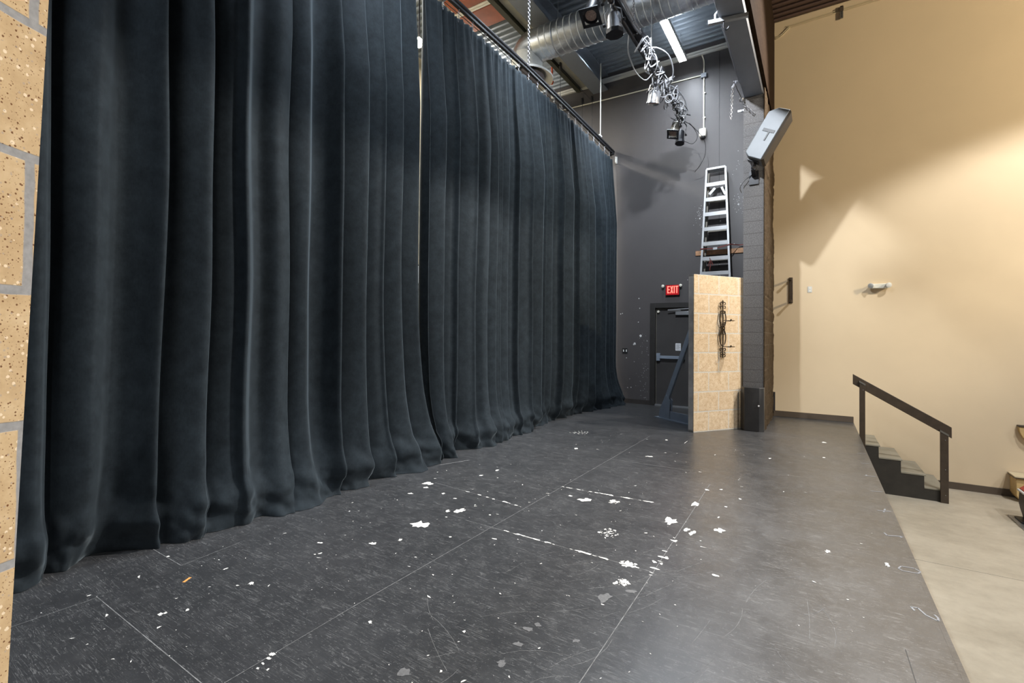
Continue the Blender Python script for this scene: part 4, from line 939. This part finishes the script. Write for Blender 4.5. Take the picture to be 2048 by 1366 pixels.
bm = bmesh.new(); prism(bm, [(2.545, ZH + .36), (2.545, ZH + .10), (2.575, ZH + .04), (2.62, ZH), (3.4, ZH), (3.4, ZH + .36)], 'y', 10.2, YW - .016); part('body', bm, M['tan_wood'], t, bev=.006)
bm = bmesh.new(); box(bm, 2.52, 3.42, 10.17, YW - .017, ZH + .375, ZH + .39, 1); box(bm, 2.52, 3.42, 10.17, YW - .017, ZH + .36, ZH + .3749); part('top', bm, [M['edge_dark'], M['beige_panel']], t, 'dark edged top', smooth=False)
t = thing('wall_handrail', 'tan curved handrail end with dark top on the tan wall at the right edge', 'handrail', (3.0, YW, .0))
part('rail', B((2.63, 4.2, YW - .09, YW - .001, .165, .19)), M['edge_dark'], t, 'dark top', bev=.004)
bm = bmesh.new(); prism(bm, [(2.635, .165), (2.645, .08), (2.68, -.0), (2.74, -.06), (2.80, -.08), (2.80, -.03), (2.755, -.01), (2.71, .06), (2.69, .165)], 'y', YW - .08, YW - .001); part('bracket', bm, M['tan_wood'], t, 'tan curved bracket', bev=.006)

# ------------------------------------------------------------------ things glimpsed through the gap
bm = B((-7.3, -6.9, 6.6, 8.1, 2.95, 7.3)); 
t = thing('storage_rack', 'beige panelled storage rack behind the gap in the curtains', 'rack', (-7.1, 7.35, 0))
part('upper_panel', B((-7.2, -7.0, 6.6, 8.1, 3.02, 7.3)), M['beige_panel'], t)
part('shelf', B((-7.3, -6.8, 6.6, 8.1, 2.50, 2.54), (-7.3, -6.8, 6.6, 8.1, 1.72, 1.78), (-7.3, -6.8, 6.6, 8.1, .9, .94), (-7.0, -6.95, 6.6, 6.7, 0, 3.02), (-7.0, -6.95, 8.0, 8.1, 0, 3.02)), M['black_metal'], t, 'dark shelves')
part('lower_panel', B((-6.98, -6.94, 6.72, 7.98, .3, .9)), M['wood_board'], t)
part('dark_backing', B((-7.3, -7.26, 6.6, 8.1, 0, 3.02)), M['black_plastic'], t)
solo('white_carton', B((-7.2, -6.85, 7.0, 7.8, 2.54, 2.9)), M['paper'], 'white carton on the rack seen through the curtain gap', 'box', bev=.01)
bm = bmesh.new(); prism(bm, [(-7.2, 1.78), (-6.9, 1.78), (-6.84, 2.3), (-7.25, 2.3)], 'y', 7.0, 7.8); solo('blue_tub', bm, M['blue_bin'], 'blue plastic tub on the rack seen through the curtain gap', 'tub', bev=.01)
t = thing('work_lamp', 'bright bare lamp shining through the gap in the curtains', 'lamp', (-5.5, 5.672, 6.22))
bm = bmesh.new(); lathe(bm, [(-.08, .02), (-.05, .055), (0, .065), (.05, .05), (.08, .02)], (-5.5, 5.672, 6.3), (0, 0, 1), 16); part('bulb', bm, M['work_lamp'], t, 'glowing bulb')
part('stem', T(([(-5.5, 5.672, 6.38), (-5.5, 5.672, DK)], .012, 6)), M['black_metal'], t)

for o in COL.objects:
    if o.parent is None and 'category' in o:
        g = {'stage_spotlight': 'spotlights on the lighting bar', 'stage_curtain': 'black velvet stage curtains', 'stage_flat': 'tan painted block flats', 'rigging_rope': 'black ropes beside the duct', 'conduit': 'thin wall conduits',
             'cable': 'loose cables on the lighting bar and speaker', 'support_chain': 'link chains under the roof', 'hanger_rod': 'rods holding the curtain track', 'strut_channel': 'double strut channels', 'carpet_edging': 'metal carpet edging'}.get(o.name.split('.')[0])
        if g: o['group'] = g
# ------------------------------------------------------------------ light
def area(name, loc, sx, sy, power, col, target=None, spread=PI):
    l = bpy.data.lights.new(name, 'AREA'); l.shape = 'RECTANGLE'; l.size = sx; l.size_y = sy; l.energy = power; l.color = col; l.spread = spread
    o = bpy.data.objects.new(name, l); COL.objects.link(o); o.location = loc
    if target is not None: o.rotation_euler = (V(target) - V(loc)).to_track_quat('-Z', 'Y').to_euler()
    return o
def spot(name, loc, target, power, angle, blend, size, col):
    l = bpy.data.lights.new(name, 'SPOT'); l.energy = power; l.spot_size = math.radians(angle); l.spot_blend = blend; l.shadow_soft_size = size; l.color = col
    o = bpy.data.objects.new(name, l); COL.objects.link(o); o.location = loc; o.rotation_euler = (V(target) - V(loc)).to_track_quat('-Z', 'Y').to_euler(); return o
COOL = (.80, .90, 1.0); NEUT = (1, .97, .92); WARM = (1, .86, .66)
for y in (-.5, 3.0, 6.3, 9.2): area('added_curtain_fill', (-2.9, y, 7.05), .14, 2.2, 40, COOL, (-4.0, y, 5.3), math.radians(82))  # unseen lamps added only to brighten the curtain tops
for y in (-1.5, 4.6): area('stage_tube_lamp', (-2.31, y, 7.18), .14, 2.4, 62, COOL); area('stage_tube_uplight', (-2.31, y, 7.25), .14, 2.4, 16, COOL, (-2.31, y, 9))
area('stage_tube_lamp', (-2.31, 8.87, 7.16), .14, 2.35, 60, COOL); area('stage_tube_uplight', (-2.31, 8.87, 7.30), .14, 2.35, 8, COOL, (-2.31, 8.87, 9))
spot('stage_work_light', (-1.45, 5.7, 5.93), (-1.5, 10.5, 3.7), 540, 78, .7, .045, (.88, .94, 1))
for y, k in ((4.2, 1), (9.0, .5)):
    area('backstage_lamp', (-6.4, y, 7.1), .3, 2.0, 320 * k, (1, .95, .84)); area('backstage_uplight', (-6.4, y, 7.2), .3, 2.0, 100 * k, (1, .95, .84), (-6.4, y, 9))
for (x, y, p) in ((4.0, 7.0, 820), (8.0, 6.5, 330), (5.2, 2.6, 850), (8.0, 1.0, 400), (4.0, -2.6, 600)):
    spot('house_downlight', (x, y, 7.3), (x, y, 0), p, 117, .22, .12, (.95, .975, 1))
for y, q, k in ((5.2, 1.6, 1500), (8.6, 6.0, 1000)): spot('front_of_house_lamp', (2.0, y, 7.4), (-3.9, q, .9), k * 1.5, 72, .5, .2, NEUT)
spot('added_wall_fill', (9.5, 6.0, 6.6), (1.2, 10.5, 6.2), 2300, 75, .6, .25, (1, .86, .62))  # invented spot out of view, lifts the upper tan wall
W_ = bpy.data.worlds.new('hall_ambient'); SC.world = W_; W_.use_nodes = True
W_.node_tree.nodes['Background'].inputs['Color'].default_value = (1, .93, .82, 1); W_.node_tree.nodes['Background'].inputs['Strength'].default_value = .17

# ------------------------------------------------------------------ camera
cam = bpy.data.cameras.new('camera'); co = bpy.data.objects.new('camera', cam); COL.objects.link(co)
cam.sensor_fit = 'HORIZONTAL'; cam.sensor_width = 36; cam.lens = 951.32 / 2048 * 36; cam.shift_y = -(683 - 655.88) / 2048; cam.clip_start = .05
Rm = Matrix(((0.84245056, 0.000634721644, 0.53877328), (0.53867944, -0.0196928818, -0.84228062), (0.01007538, 0.999805875, -0.01693219)))
co.matrix_world = Matrix.Translation((0, 0, 1.49)) @ Rm.to_4x4()
SC.camera = co
SC.view_settings.view_transform = 'Standard'; SC.view_settings.look = 'None'; SC.view_settings.gamma = 1; SC.view_settings.exposure = 0.6
SC.cycles.use_denoising = True; SC.cycles.denoising_prefilter = 'ACCURATE'; SC.cycles.denoising_input_passes = 'RGB_ALBEDO'
SC.cycles.max_bounces = 7; SC.cycles.diffuse_bounces = 4; SC.cycles.sample_clamp_indirect = 6
